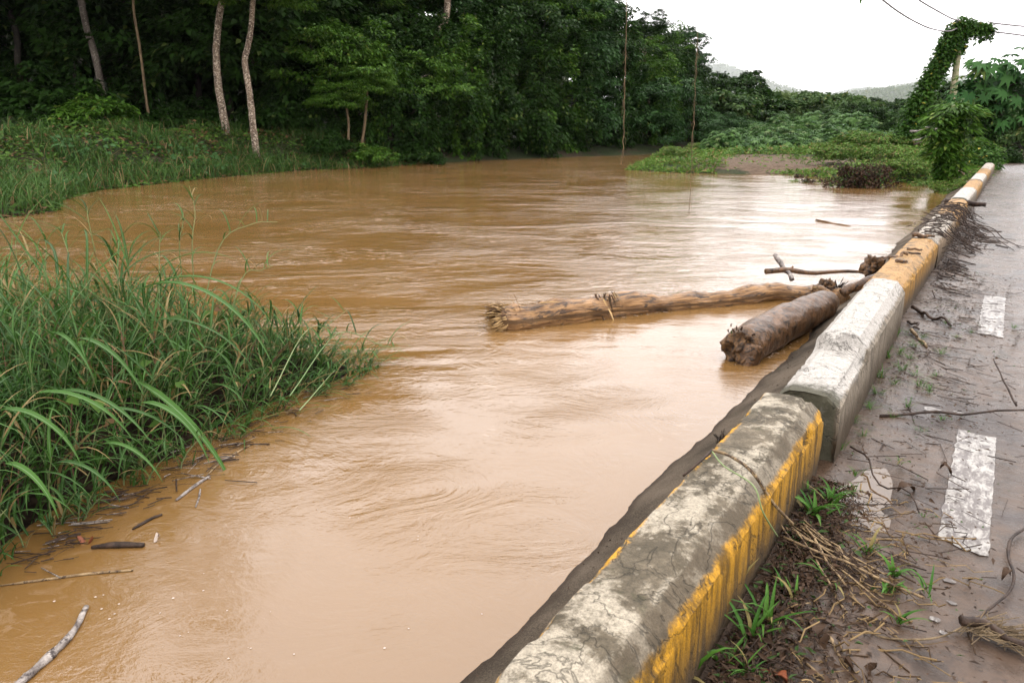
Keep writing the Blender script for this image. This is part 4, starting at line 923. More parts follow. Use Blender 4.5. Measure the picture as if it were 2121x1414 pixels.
# fallen branches behind the vine foot
for i, (a, b, Y, r, l) in enumerate([((1885, 272), (1955, 264), 33, .05, 'upper pale fallen branch lying right of the vine foot'), ((1890, 290), (1945, 280), 32, .04, 'lower pale fallen branch lying right of the vine foot'), ((1893, 300), (1960, 276), 31.5, .035, 'dark fallen branch slanting right of the vine foot'), ((1790, 284), (1812, 280), 36, .04, 'short pale stick in the weeds left of the vine foot')]):
    p = gy(*a, Y); q2 = gy(*b, Y); g = Geo(); tube(g, [v - p for v in wiggle(p, q2, 8, .05, i)], [r * (1 - .06 * j) for j in range(9)], 7, rough=.2)
    o = g.build('fallen_branch', M['twig_grey' if i != 2 else 'twig']); o.location = p; tag(o, l, 'branch')
# drowned bush
b = gz(1785, 388, WATER_Z); t = empty('drowned_bush', b); tag(t, 'flood-browned bush standing in the water off the weedy bank', 'bush')
rg = np.random.default_rng(3); g = Geo()
for i in range(90):
    a = rr.uniform(0, 6.28); L = rr.uniform(.4, .95); e = Vector((math.cos(a) * L * 1.15, math.sin(a) * L * .6, rr.uniform(.1, 1.15) * (1.15 - L * .5)))
    s0 = Vector((math.cos(a) * .25, math.sin(a) * .2, -.1)); tube(g, wiggle(s0, e, 4, .08, i), [.012, .01, .008, .006, .004], 4, cap=False)
g.build('twigs', M['twig'], t)
g = Geo(); n = 4200; q = cloud(rg, n, 1.0, .62) * [.95, .55, 1]; q[:, 2] = np.abs(q[:, 2]) * 1.15
q = q * (1 + .35 * np.sin(q[:, :1] * 7 + 1) * np.cos(q[:, 2:3] * 8)); kq = np.sin(q[:, 0] * 9 + 2 * q[:, 2]) * np.cos(q[:, 2] * 11 + q[:, 1] * 5) > -.35; q = q[kq]; n = len(q)
leaves(g, q, rg.normal(size=(n, 3)) + [0, 0, -.5], rg.normal(size=(n, 3)) + [0, 0, .6], .07 + .07 * rg.random(n), .03 + .04 * rg.random(n)); g.build('foliage', M['brown_leaf'], t)
for (a, c, s, l) in ((1672, 378, .24, 'small tangle of brown twigs in the water left of the drowned bush'), (1716, 377, .3, 'brown twiggy clump in the water just left of the drowned bush'), (1655, 368, .16, 'tiny dark twig clump at the water edge below the mud'), (1560, 352, .3, 'brown weed clump at the left end of the mud patch')):
    p = gz(a, c, WATER_Z); g = Geo()
    for i in range(22):
        e = Vector((rr.gauss(0, s), rr.gauss(0, s * .5), abs(rr.gauss(0, s * .6)))); tube(g, wiggle(Vector((e.x * .3, e.y * .3, -.05)), e, 4, .05, i), .009, 4, cap=False)
    n = 160; q = cloud(rg, n, s * 1.1, .5); q[:, 2] = np.abs(q[:, 2])
    g2 = Geo(); leaves(g2, q, rg.normal(size=(n, 3)), rg.normal(size=(n, 3)), np.full(n, .06), np.full(n, .03))
    t = empty('twig_clump', p); tag(t, l, 'twigs'); g.build('twigs', M['twig'], t); g2.build('leaves', M['brown_leaf'], t)
p = gz(1991, 362, 0.0); g = Geo(); tube(g, [Vector((-.1, 0, .1)), Vector((-.05, .02, .16)), Vector((.05, 0, .1)), Vector((.1, .02, .0))], [.02, .06, .05, .02], 8, rough=.4, rs=20)
o = g.build('litter', M['litter']); o.location = p; tag(o, 'crumpled pink and white wrapper caught in weeds beside the kerb', 'litter')

# two hanging lianas
def liana(pts, label, r, fibres, seed):
    S = spline([gy(*p) for p in pts], 8); b = S[0].copy(); t = empty('hanging_liana', b); tag(t, label, 'liana')
    S = [p - b + Vector((mn.noise((i * .5, seed, 0)), 0, 0)) * .03 for i, p in enumerate(S)]
    g = Geo(); tube(g, S, [r * (.8 + .5 * abs(mn.noise((i * .7, seed, 3)))) for i in range(len(S))], 5, rough=.3, rs=12); g.build('strand', M['bark_vine'], t)
    g = Geo()
    for i in range(fibres):
        j = random.Random(seed * 99 + i).uniform(.35, .97); p = S[int(j * (len(S) - 1))]; rq = random.Random(i + seed)
        tube(g, wiggle(p, p + Vector((rq.gauss(0, .025), rq.gauss(0, .025), -rq.uniform(.08, .3))), 4, .03, i), .0025, 3, cap=False)
    g.build('rootlets', M['bark_vine'], t)
liana([(1300, -150, 16), (1298, 0, 16), (1297, 70, 16), (1295, 140, 16), (1293, 220, 16), (1291, 300, 16), (1290, 322, 16)], 'left one of two thin lianas hanging over the river, ending above the water', .009, 40, 1)
liana([(1452, -150, 13), (1449, 0, 13), (1446, 60, 13), (1442, 140, 13), (1438, 230, 13), (1434, 300, 13), (1431, 370, 13), (1427, 445, 13)], 'right one of two thin lianas, hanging against the sky down to the water', .006, 22, 2)

# branch of a riverside tree arching overhead: its leaf tips and its reflection show
def overhead():
    b = Vector((-17.5, 11.5, 0)); b.z = hz1(b.x, b.y) - .1
    t = empty('overhanging_tree', b); tag(t, 'riverside tree out of view whose bare branches arch overhead and mirror in the water', 'tree')
    g = Geo()
    def mir(px, py, s):                  # a point seen mirrored in the water at this place
        r = ray(px, py); tt = (WATER_Z - CAMH) / r.z; p = Vector((0, 0, CAMH)) + r * tt; return p + Vector((r.x, r.y, -r.z)) * s
    root = [Vector((0, 0, 0)), Vector((.9, .2, 4.2)), Vector((3.6, 1.0, 9.0))]
    tube(g, spline(root, 6), [.34 - .008 * i for i in range(13)], 10, rough=.1)
    def br(pts, r0, r1, s=13.0):
        r0 *= 1.7; r1 *= 1.7
        P = [mir(a, c, s) - b if c is not None else a for a, c in pts]; S = spline(P, 8); n = len(S)
        tube(g, S, [r0 + (r1 - r0) * i / (n - 1) for i in range(n)], 6, rough=.1, rs=5)
    W = root[2]
    for pts, r0, r1 in (([(W, None), (430, 940), (450, 1040), (415, 1160), (370, 1210), (340, 1250)], .16, .03), ([(W, None), (330, 980), (290, 1120), (350, 1210), (400, 1290), (440, 1330), (500, 1310)], .12, .02), ([(415, 1160), (460, 1170), (490, 1160)], .04, .012), ([(350, 1210), (320, 1170), (310, 1100)], .03, .012),
                        ([(370, 1210), (420, 1240), (480, 1230), (500, 1180), (495, 1120)], .02, .008), ([(W, None), (230, 1050), (205, 1180), (215, 1260), (190, 1330)], .1, .02), ([(205, 1180), (250, 1240), (245, 1300)], .03, .01), ([(400, 1290), (390, 1340), (350, 1360)], .03, .01)):
        br(pts, r0, r1)
    g.build('trunk', M['bark_dark'], t)
    rg = np.random.default_rng(4); g = Geo(); P = []
    for (a, c, n, r) in ((440, 1310, 45, .22), (400, 1320, 35, .2), (490, 1300, 30, .2), (490, 1180, 20, .15), (480, 1170, 15, .1), (460, 1130, 15, .15), (370, 1180, 18, .2), (250, 1290, 30, .25), (190, 1330, 90, .4), (120, 1300, 200, .55), (60, 1350, 260, .65), (40, 1240, 260, .65), (20, 1150, 240, .65), (160, 1400, 160, .5), (250, 1370, 60, .4), (100, 1200, 160, .5), (-20, 1300, 260, .7), (60, 1410, 200, .6)):
        P.append(np.array(tuple(mir(a, c, 13.0) - b)) + cloud(rg, n, r * 1.8, .6))
    P = np.concatenate(P); n = len(P)
    leaves(g, P, rg.normal(size=(n, 3)) + [0, 0, -.4], rg.normal(size=(n, 3)) + [0, 0, .8], .2 + .15 * rg.random(n), .09 + .07 * rg.random(n)); g.build('crown', M['leaf_mid'], t)
overhead()
p = gy(1783, -14, 7.0); g = Geo(); tube(g, [Vector((0, 0, .6)), Vector((.01, 0, .3)), Vector((0, 0, 0))], .004, 4)
t = empty('hanging_twig', p); tag(t, 'tip of a hanging twig with a few leaves at the top edge against the sky', 'twig'); g.build('stem', M['bark_vine'], t)
g = Geo(); leaves(g, np.array([(-.03, 0, -.01), (.0, 0, -.02), (.03, 0, 0), (-.05, 0, .0), (.0, 0, .06), (.02, 0, .12)]), np.array([(-.6, 0, -1), (.15, 0, -1), (.7, 0, -.6), (-1, .2, -.5), (1, 0, -.4), (-1, 0, -.6)]), np.array([(0, -1, .2)] * 6), np.array([.06, .08, .06, .05, .06, .06]), np.array([.03] * 6)); g.build('leaves', M['vine_leaf'], t)
# ------------------------------------------------------------ driftwood
def log_obj(name, pts, rad, mt, label, cat='log', sides=28, rough=.18, rs=5, seed=0, squash=1.0, n=9):
    b = Vector(pts[0]); t = empty(name, b); tag(t, label, cat)
    S = spline([Vector(p) - b for p in pts], n); R = np.interp(np.linspace(0, 1, len(S)), np.linspace(0, 1, len(rad)), rad)
    g = Geo(); tube(g, S, list(R), sides, rough=rough, rs=rs, seed=seed, squash=squash); g.build('trunk', mt, t)
    return t, S, R
def splinters(t, c, axis, n, L, spread, mt, seed, r0=.1, w=.012, name='splinters'):
    rg = random.Random(seed); g = Geo(); axis = Vector(axis).normalized()
    s = axis.orthogonal().normalized(); u = axis.cross(s)
    for i in range(n):
        a = rg.uniform(0, 6.28); q = (s * math.cos(a) + u * math.sin(a)); r = r0 * rg.uniform(.2, 1.0) ** .5
        p = Vector(c) + q * r - axis * rg.uniform(0, .1); l = L * rg.uniform(.35, 1.2)
        d = (axis + q * rg.uniform(0, spread) + Vector((0, 0, -.3 * rg.random()))).normalized(); ww = w * rg.uniform(.5, 1.5)
        side = d.cross(q).normalized(); e = p + d * l + Vector((0, 0, -.1 * l * rg.random()))
        m = p.lerp(e, .55) + q * .01
        g.add([tuple(v) for v in (p - side * ww, p + side * ww, m + side * ww * .8 + q * ww * .5, m - side * ww * .8 + q * ww * .5, e, p + q * ww * .6)], quads=[(0, 1, 2, 3)], tris=[(3, 2, 4), (0, 5, 3), (1, 2, 5)])
    return g.build(name, M[mt], t, smooth=False)
# long broken log
wz = WATER_Z
L1 = [gz(1030, 682, wz), gz(1090, 676, wz), gz(1200, 662, wz), gz(1300, 650, wz), gz(1400, 640, wz), gz(1500, 632, wz), gz(1600, 622, wz), gz(1680, 622, wz), gz(1750, 630, wz + .05)]
L1 = [p + Vector((0, .06, z)) for p, z in zip(L1, (.07, .06, .06, .045, .035, .035, .06, .04, .04))]
t, S, R = log_obj('drift_log', L1, [.12, .15, .15, .135, .12, .115, .105, .11, .12], M['wood_pale'], 'long pale log with a splintered end reaching out across the brown water', rough=.34, rs=3.4, seed=3)
ax = (S[0] - S[6]).normalized()
splinters(t, S[0] - ax * .02, ax, 320, .17, 1.0, 'splinter', 3, .12, .008)
splinters(t, S[6] + Vector((0, 0, .06)), (ax + Vector((0, 0, .5))), 34, .16, 1.3, 'splinter', 4, .08, .006)
q = S[22] + Vector((0, -.03, .085))
splinters(t, q, Vector((.42, -.55, -.75)), 16, .24, .25, 'splinter', 5, .06, .011)
splinters(t, q + Vector((.1, 0, .03)), Vector((.25, -.6, -.7)), 14, .18, .4, 'dry', 6, .06, .01)
splinters(t, q + Vector((.06, .04, .01)), Vector((.3, -.1, .6)), 22, .09, 1.0, 'splinter', 7, .09, .004)
splinters(t, S[12] + Vector((0, 0, .085)), Vector((1, 0, .12)), 30, .22, .15, 'splinter', 8, .08, .006)
# thick wet log with rotten end
A1 = gz(1535, 752, wz); B1 = gz(1722, 664, wz)
pA = A1 + Vector((0.02, .09, .10)); pB = B1 + Vector((0, .1, .16))
mids = [pA.lerp(pB, t_) + Vector((0, 0, .02 * math.sin(t_ * 3.1))) for t_ in (0, .15, .3, .45, .6, .75, .9, 1.0)]
t, S, R = log_obj('drift_log', mids, [.155, .165, .165, .16, .155, .15, .14, .10], M['wood_wet'], 'thick wet brown log with a rotten crumbling end lying against the kerb shoulder', sides=36, rough=.10, rs=4.5, seed=8)
ax = (S[0] - S[8]).normalized(); s_ = ax.cross(Vector((0, 0, 1))).normalized(); u_ = s_.cross(ax)
V = []; nr, ns = 14, 44
for i in range(nr):
    q = 1 - i / (nr - 1)
    for j in range(ns):
        a = 6.2832 * j / ns; d = s_ * math.cos(a) + u_ * math.sin(a)
        r = .165 * q * (1 + .12 * mn.noise((math.cos(a) * 2, math.sin(a) * 2, 4)))
        base_ = S[0] + d * r
        h = .10 * (1 - q ** 3) * (1 + 1.3 * mn.noise(base_ * 14 + Vector((5, 0, 0)))) + .05 * mn.noise(base_ * 33) + .06 * mn.noise(base_ * 8)
        if q > .97: h = -.05
        V.append(tuple(base_ + ax * h - Vector((0, 0, .03)) * (1 - q)))
g = Geo(); g.add(V, quads=[(i * ns + j, i * ns + (j + 1) % ns, (i + 1) * ns + (j + 1) % ns, (i + 1) * ns + j) for i in range(nr - 1) for j in range(ns)])
g.build('rotten_end', M['wood_rot'], t)
# grey root flare dipping into the water at the rotten end
g = Geo(); f0 = S[0] + u_ * .05 - s_ * -.03
tube(g, spline([S[1] + s_ * -.05, S[0] + ax * .03 - u_ * .08 + s_ * -.07, S[0] + ax * .09 - u_ * .19 + s_ * -.06, S[0] + ax * .11 - u_ * .3], 5), [.13, .13, .12, .11, .10, .09, .085, .08, .08, .08, .08, .09, .09, .09, .09, .09][:16], 16, rough=.25, rs=7)
g.build('root_flare', M['wood_wet'], t)
splinters(t, S[0] + u_ * .13, u_ * .5 - ax, 22, .045, 1.2, 'brown_leaf', 9, .1, .008, 'bark_flakes')
for i in range(0): splinters(t, S[8 + i * 11] + u_ * (.15 - .004 * i), u_ * .15 - ax + s_ * .3, 16, .03, 2.2, 'brown_leaf', 20 + i, .09, .007, 'bark_flakes')
# wet debris between log and kerb
def stick(name, a, b, r0, r1, mt, label, cat='branch', amp=.02, seed=1, sides=10, sag=0.0, grp=None, cutend=None, rough=.15, n=12):
    a = Vector(a); b = Vector(b); g = Geo(); S = [p - a for p in wiggle(a, b, n, amp, seed, sag)]
    tube(g, S, [r0 + (r1 - r0) * i / n for i in range(n + 1)], sides, rough=rough, rs=9, seed=seed)
    t = empty(name, a); tag(t, label, cat, grp); g.build('stem', M[mt], t); return t, S
t, S = stick('driftwood_branch', gy(1586, 562, 8.35), gy(1790, 563, 8.6), .034, .018, 'wood_wet', 'straight dark branch lying level just above the water, left end cut square', 'branch', .018, 3)
g = Geo(); tube(g, [S[3], S[3] + Vector((.02, 0, .05))], [.014, .01], 6); g.build('knot', M['wood_wet'], t)
stick('driftwood_branch', gy(1606, 527, 8.6), gy(1640, 580, 8.3), .03, .028, 'twig_grey', 'short grey branch sticking up out of the water behind the level branch', 'branch', .03, 6, rough=.35)
t, S = stick('driftwood_branch', gz(1745, 608, .02), gz(1830, 566, .22), .048, .04, 'wood_wet', 'dark brown round branch with an open cut end leaning on the white kerb block', 'branch', .02, 4, sides=16)
g = Geo(); ax = (S[0] - S[1]).normalized(); tube(g, [S[0] + ax * .001, S[0] + ax * .004, S[0] + ax * .003], [.044, .038, .01], 14); g.build('cut_end', M['wood_rot'], t)
def chunk(name, c, sz, mt, label, seed, cat='stump', amp=.5):
    c = Vector(c); V = []; nu, nv = 30, 20
    for i in range(nv + 1):
        for j in range(nu):
            th = math.pi * i / nv; a = 2 * math.pi * j / nu; d = Vector((math.sin(th) * math.cos(a), math.sin(th) * math.sin(a), math.cos(th)))
            r = 1 + amp * mn.noise(d * 1.7 + Vector((seed, 0, 0))) + amp * .8 * abs(mn.noise(d * 3.6 + Vector((0, seed, 0)))) + amp * .35 * mn.noise(d * 9)
            V.append((d.x * r * sz[0], d.y * r * sz[1], d.z * r * sz[2]))
    g = Geo(); g.add(V, quads=[(i * nu + j, (i + 1) * nu + j, (i + 1) * nu + (j + 1) % nu, i * nu + (j + 1) % nu) for i in range(nv) for j in range(nu)])
    o = g.build(name, M[mt], None, smooth=False); o.location = c; return tag(o, label, cat)
chunk('driftwood_stump', gy(1812, 553, 8.05), (.10, .09, .11), 'wood_rot', 'jagged dark rotten stump chunk resting against the yellow kerb block', 2, amp=.75)
chunk('driftwood_chunk', gy(1712, 592, 7.45), (.075, .06, .055), 'wood_rot', 'small dark splintered chunk between the round branch and the orange piece', 5, 'driftwood', .8)
t, S, R = log_obj('driftwood_chunk', [gy(1684, 598, 7.25), gy(1700, 600, 7.2), gy(1722, 608, 7.1)], [.035, .045, .02], M['wood_pale'], 'orange-brown broken stub of wood between the long log and the level branch', 'driftwood', 14, .4, 14, 2)
splinters(t, S[0], S[0] - S[4], 30, .05, .8, 'splinter', 12, .035, .006)
rr2 = random.Random(8); g = Geo(); c0 = gy(1735, 598, 7.4)
for i in range(26):
    e = Vector((rr2.gauss(0, .1), rr2.gauss(0, .06), rr2.uniform(-.05, .11))); tube(g, wiggle(e * .2, e, 3, .02, i), .005, 4)
o = g.build('twig_tangle', M['twig']); o.location = c0; tag(o, 'small tangle of black twigs beside the open-ended round branch', 'twigs')
stick('driftwood_branch', gz(1690, 455, wz + .02), gz(1760, 470, wz - .01), .016, .024, 'wood_pale', 'thin pale branch floating low in the bright water beyond the logs', 'branch', .01, 9)
# on the kerb
def onk(k, n, z): return K(k, n, z)
kerbz = .345
t, S = stick('dead_log', gy(1958, 417, 12.6), gy(2042, 424, 12.15), .055, .035, 'twig', 'dark log lying crosswise over the kerb in the distance', 'log', .015, 5, sides=14, rough=.3)
stick('bark_piece', K(9.0, -.76, .365), K(9.05, -.55, .36), .022, .015, 'wood_rot', 'black bark strip lying across the joint between yellow and white kerb blocks', 'bark', .01, 3, rough=.5)
stick('bark_piece', K(7.5, -.80, .33), K(7.65, -.66, .355), .018, .014, 'wood_rot', 'dark crooked bark piece hanging over the river side of the yellow kerb block', 'bark', .03, 7, rough=.4)
stick('bark_piece', K(7.2, -.70, .36), K(7.22, -.62, .355), .015, .01, 'wood_rot', 'small dark bark bit right of the crooked one on the yellow kerb block', 'bark', .02, 8, rough=.4)
stick('bark_piece', K(7.75, -.70, .355), K(7.74, -.56, .355), .009, .008, 'twig', 'thin straight twig lying flat on top of the yellow kerb block', 'bark', .004, 9)
stick('bark_piece', K(7.95, -.70, .36), K(7.98, -.57, .36), .012, .012, 'wood_rot', 'short knobbly bark strip behind the thin straight twig on the yellow kerb block', 'bark', .01, 10, rough=.5)
g = Geo(); rq = random.Random(12)
for i in range(360):
    k = rq.uniform(9.1, 13.0); n_ = rq.gauss(-.62, .10); z = .35 + rq.random() ** 2 * .06 + .07 * math.exp(-((k - 12) / .5) ** 2) * rq.random()
    if k < 10.6 and rq.random() < .35: continue
    L = rq.uniform(.03, .2); a = rq.gauss(1.7, .9); p = K(k, n_, z); e = p + (KD * math.cos(a) + ND * math.sin(a)) * L + Vector((0, 0, rq.gauss(0, .02)))
    if (e - p).dot(ND) + n_ > -.5: e.z -= (n_ + (e - p).dot(ND) + .5) * .8
    tube(g, wiggle(p, e, 3, .02, i), rq.uniform(.002, .0065), 4, cap=False)
tag(g.build('twig_mat', M['twig']), 'mat of dark flood twigs draped over the off-white kerb block', 'twigs', kind='stuff')
g = Geo()
for i in range(420):
    k = rq.gauss(11.6, 1.1); n_ = -.45 + abs(rq.gauss(0, .22)) * (1 - min(1, abs(k - 11.6) / 3)); z = .02 + rq.random() * .30 * max(0, 1 - (n_ + .45) / .3)
    if rq.random() < .3: k = rq.gauss(8.9, .5); n_ = -.45 + abs(rq.gauss(0, .07)); z = .015 + rq.random() * .05
    a = rq.gauss(.9, 1.3); L = rq.uniform(.05, .26); p = K(k, n_, z); e = p + (KD * -math.cos(a) + ND * math.sin(a)) * L; e.z = max(.01, z - L * .4)
    tube(g, wiggle(p, e, 3, .025, i), rq.uniform(.002, .007), 4, cap=False)
tag(g.build('twig_pile', M['twig']), 'heap of dark twigs and stalks spilling from the kerb onto the road', 'twigs', kind='stuff')
for i, (a, b, r, mt, l) in enumerate([(K(11.9, -.45, .3), K(11.2, .28, .02), .008, 'twig', 'upper long thin wiry branch arching from the twig heap over the road'), (K(11.8, -.45, .28), K(10.9, .22, .02), .007, 'twig', 'lower long thin wiry branch arching from the twig heap over the road'),
        (K(6.75, -.49, .06), K(6.35, -.18, .03), .016, 'twig', 'black crooked stick on the mud beside the near end of the yellow kerb block'), (K(6.3, -.47, .03), K(6.1, -.37, .03), .011, 'twig', 'short black stick just in front of the black crooked one'), (K(6.05, -.42, .03), K(5.65, -.28, .02), .014, 'twig_dry', 'pale straight stick on the mud beside the white kerb block far end'),
        (K(4.05, -.36, .03), K(4.75, .55, .05), .008, 'twig', 'long thin dark cane lying across the road toward the right edge'), (K(4.6, .24, .04), K(4.95, .10, .19), .006, 'twig', 'small twig standing up from the long dark cane'),
        (K(3.55, -.42, .03), K(3.05, -.08, .02), .005, 'twig', 'dark fibrous twig lying from the kerb toward the big white dash')]):
    stick('fallen_stick', a, b, r, r * .6, mt, l, 'stick', .05 if i not in (4, 6) else .01, i + 30, 6, sag=-.03 if i < 2 else 0)

# ------------------------------------------------------------ lower right: weeds, reeds, mud litter
def RP(px, py, z=.012): return gz(px, py, z)
for i, (path, r, mt, l) in enumerate([([(2121, 1095), (2095, 1115), (2088, 1150), (2100, 1190), (2090, 1225), (2050, 1260), (2020, 1285)], .006, 'twig', 'dark crooked vine stem curling in from the right edge of the road'),
        ([(1700, 1230), (1740, 1265), (1790, 1305), (1850, 1322), (1940, 1320), (2010, 1290)], .0045, 'bark_vine', 'long brown stem curving across the mud at the lower right'),
        ([(1990, 1285), (2040, 1290), (2085, 1320), (2121, 1335)], .016, 'twig', 'shaggy dark root mass end at the right lower edge'),
        ([(1600, 1285), (1650, 1255), (1735, 1243)], .006, 'twig_dry', 'single pale reed lying slantwise beside the kerb foot'),
        ([(1720, 1320), (1735, 1352), (1756, 1380)], .007, 'twig_dry', 'short flat brown pod on the mud near the bottom edge'),
        ([(1600, 1300), (1640, 1345), (1690, 1390), (1735, 1430)], .0045, 'twig_dry', 'yellowish stalk running down to the bottom edge of the picture')]):
    S = spline([RP(a, b, .014 + r) for a, b in path], 6); b0 = S[0].copy(); g = Geo()
    tube(g, [p - b0 for p in S], [r * (1 - .4 * j / len(S)) for j in range(len(S))], 6, rough=.35, rs=30, seed=i)
    o = g.build('stray_stalk', M[mt]); o.location = b0; tag(o, l, 'stem')
# shaggy roots
g = Geo()
for i in range(170):
    t_ = rq.random(); a = RP(1990 + 130 * t_, 1290 + 45 * t_ + rq.gauss(0, 8), .02); e = a + Vector((rq.gauss(.05, .05), rq.gauss(-.01, .03), rq.gauss(.005, .012)))
    tube(g, wiggle(a, e, 3, .02, i), .0018, 3, cap=False)
tag(g.build('root_mass', M['bark_vine']), 'mat of hairy brown roots at the lower right edge', 'roots', kind='stuff')
# bent reed leaning from the kerb top, and the reed bundle
rd = empty('broken_reed', K(2.66, -.56, .36)); tag(rd, 'broken pale reed hooked over the near kerb block and hanging down to the mud', 'reed'); b0 = rd.location.copy()
g = Geo(); pts = [gy(1475, 932, 2.55), gy(1510, 945, 2.5), gy(1560, 985, 2.42), gy(1600, 1040, 2.35), gy(1640, 1085, 2.33)]
pts = [gz(1475, 932, .36), gz(1510, 943, .375), gz(1556, 975, .39), gz(1600, 1040, .25), gz(1642, 1085, .13)]
tube(g, spline([p - b0 for p in pts], 6), .0055, 7, rough=.2, rs=20); g.build('stalk', M['twig_dry'], rd)
g = Geo(); pts = [gz(1475, 932, .36), gz(1450, 955, .36), gz(1415, 985, .33)]; tube(g, spline([p - b0 for p in pts], 6), .005, 5, rough=.4, rs=30); g.build('root', M['twig'], rd)
g = Geo(); pts = [gz(1475, 935, .37), gz(1500, 965, .37), gz(1560, 1005, .36), gz(1580, 1060, .28), gz(1610, 1110, .14)]; tube(g, spline([p - b0 for p in pts], 6), .003, 5); g.build('leaf_stalk', M['stem'], rd)
g = Geo()
for i in range(22):
    x0, y0 = 1640 + rq.uniform(-25, 30), 1090 + rq.uniform(-15, 25); x1, y1 = 1840 + rq.gauss(0, 55), 1235 + rq.gauss(0, 28); f = rq.uniform(.5, 1.0)
    a = RP(x0, y0, .03 + rq.random() * .05); e = RP(x0 + (x1 - x0) * f, y0 + (y1 - y0) * f, .015 + rq.random() * .02)
    tube(g, wiggle(a, e, 6, .012, i), rq.uniform(.0022, .0048), 5)
o = g.build('reed_bundle', M['twig_dry']); tag(o, 'bundle of dry straw-coloured reeds lying out from the kerb across the mud', 'reeds')
g = Geo()
for i in range(330):
    px, py = rq.gauss(1700, 120), rq.gauss(1190, 130)
    if px < 1470 + (1373 - py) * .78 + 10 or (py < 1030): continue
    a = RP(px, py, .012); an = rq.gauss(.9, 1.0); L = rq.uniform(.04, .22); e = a + Vector((math.sin(an), -math.cos(an), 0)) * L; e.z = a.z + rq.random() ** 3 * .05
    tube(g, wiggle(a, e, 4, .02, i), rq.uniform(.0012, .0032), 4, cap=False)
tag(g.build('straw_litter', M['dry']), 'loose straw and thin stems strewn on the mud by the kerb foot', 'straw', kind='stuff')
# crumbs of leaf and bark over the road edge
rgn = np.random.default_rng(31); n = 5200
k_ = rgn.uniform(1.2, 9.0, n); n2 = -.44 + np.abs(rgn.normal(0, .38, n)); cl_ = np.sin(k_ * 3.1 + n2 * 5) + np.sin(k_ * 7.7 + 2) * .6; kp = (cl_ > -.1) | (rgn.random(n) < .35); k_, n2 = k_[kp], n2[kp]
kp = (n2 < 1.6) & ~((np.abs(k_ - 3.05) < .38) & (np.abs(n2 + .27) < .15)); k_, n2 = k_[kp], n2[kp]; n = len(k_)
P = np.stack([KD.x * k_ + ND.x * n2, KD.y * k_ + ND.y * n2, .014 + .03 * np.clip(.2 - n2, 0, .6) + rgn.random(n) * .01], 1); a = rgn.uniform(0, 6.28, n)
g = Geo(); leaves(g, P, np.stack([np.cos(a), np.sin(a), rgn.normal(0, .15, n)], 1), np.array([0, 0, 1]) + rgn.normal(size=(n, 3)) * .35, .008 + .03 * rgn.random(n) ** 2, .004 + .012 * rgn.random(n) ** 2, .3)
tag(g.build('leaf_litter', M['brown_leaf']), 'dark crumbs of leaves and bark scattered over the muddy road edge', 'leaf litter', kind='stuff')
g = Geo()
for i in range(260):
    k = rq.uniform(2.2, 8.5); n_ = -.42 + abs(rq.gauss(0, .3)); a = K(k, n_, .018); an = rq.gauss(1.4, .9); L = rq.uniform(.03, .22)
    e = a + (KD * -math.cos(an) + ND * math.sin(an)) * L; tube(g, wiggle(a, e, 3, .015, i), rq.uniform(.001, .0028), 4, cap=False)
tag(g.build('twig_litter', M['twig']), 'fine dark twigs scattered along the foot of the kerb', 'twigs', kind='stuff')
def dead_leaf(px, py, L, az, mt, label, z=.02):
    p = RP(px, py, z); g = Geo(); V = []; Q = []
    for i in range(7):
        t_ = i / 6; w = L * .24 * math.sin(math.pi * min(1, t_ * .97 + .03)) ** .7
        c = Vector((math.sin(az), math.cos(az), 0)); s = Vector((c.y, -c.x, 0)); q = c * L * (t_ - .5); q.z = .02 * math.sin(t_ * 5 + px)
        V += [tuple(q - s * w + Vector((0, 0, .012 + .01 * math.sin(t_ * 9)))), tuple(q), tuple(q + s * w + Vector((0, 0, .009 * math.cos(t_ * 7) + .012)))]
    for i in range(6): Q += [(i * 3, i * 3 + 1, i * 3 + 4, i * 3 + 3), (i * 3 + 1, i * 3 + 2, i * 3 + 5, i * 3 + 4)]
    g.add(V, quads=Q); o = g.build('dead_leaf', M[mt]); o.location = p; tag(o, label, 'leaf')
dead_leaf(1878, 1012, .085, 1.4, 'brown_leaf', 'curled black leaf on the mud left of the big white dash')
dead_leaf(1960, 972, .05, 2.4, 'brown_leaf', 'dark crumpled leaf touching the left edge of the big white dash')
dead_leaf(1690, 1300, .11, .4, 'brown_leaf', 'wet black leaf on the mud below the pale slanting reed')
dead_leaf(1700, 1340, .06, 1.2, 'brown_leaf', 'small round black leaf near the bottom of the muddy road')
dead_leaf(1780, 1385, .09, 1.7, 'brown_leaf', 'flat dark leaf near the bottom edge right of the brown pod')
dead_leaf(1600, 1403, .09, 2.5, 'petal', 'reddish brown leaf at the bottom edge beside the kerb foot')
dead_leaf(1668, 838 - 30, .04, .3, 'brown_leaf', 'tiny dark leaf stuck beside the foot of the white kerb block') if False else None
dead_leaf(2085, 1190, .05, 1.1, 'brown_leaf', 'dark wet leaf beside the crooked vine stem at the right edge')
def weed(px, py, s, label, seed, nb=9, wide=.5, z=.01, fl=None, name='weed_plant', grp=None, cat='weed'):
    p = RP(px, py, z); rg = np.random.default_rng(seed); g = Geo(); n = nb
    strips(g, np.zeros((n, 3)) + rg.normal(size=(n, 3)) * [.01, .01, 0], rg.uniform(0, 6.28, n), s * rg.uniform(.5, 1.1, n), s * wide * .22 * rg.uniform(.6, 1.2, n), rg.uniform(.7, 1.45, n), rg.uniform(-.9, .5, n), 5)
    o = g.build(name, M['tuft']); o.location = p; return tag(o, label, cat, grp)
weed(1560, 1330, .20, 'tall broad-bladed green weed at the kerb foot near the bottom edge', 1, 9, .34)
weed(1500, 1275, .30, 'long single green blade growing up the yellow kerb side', 2, 3, .3)
weed(1660, 1030, .26, 'tallest grass stem growing against the yellow end of the near kerb block', 3, 4, .35)
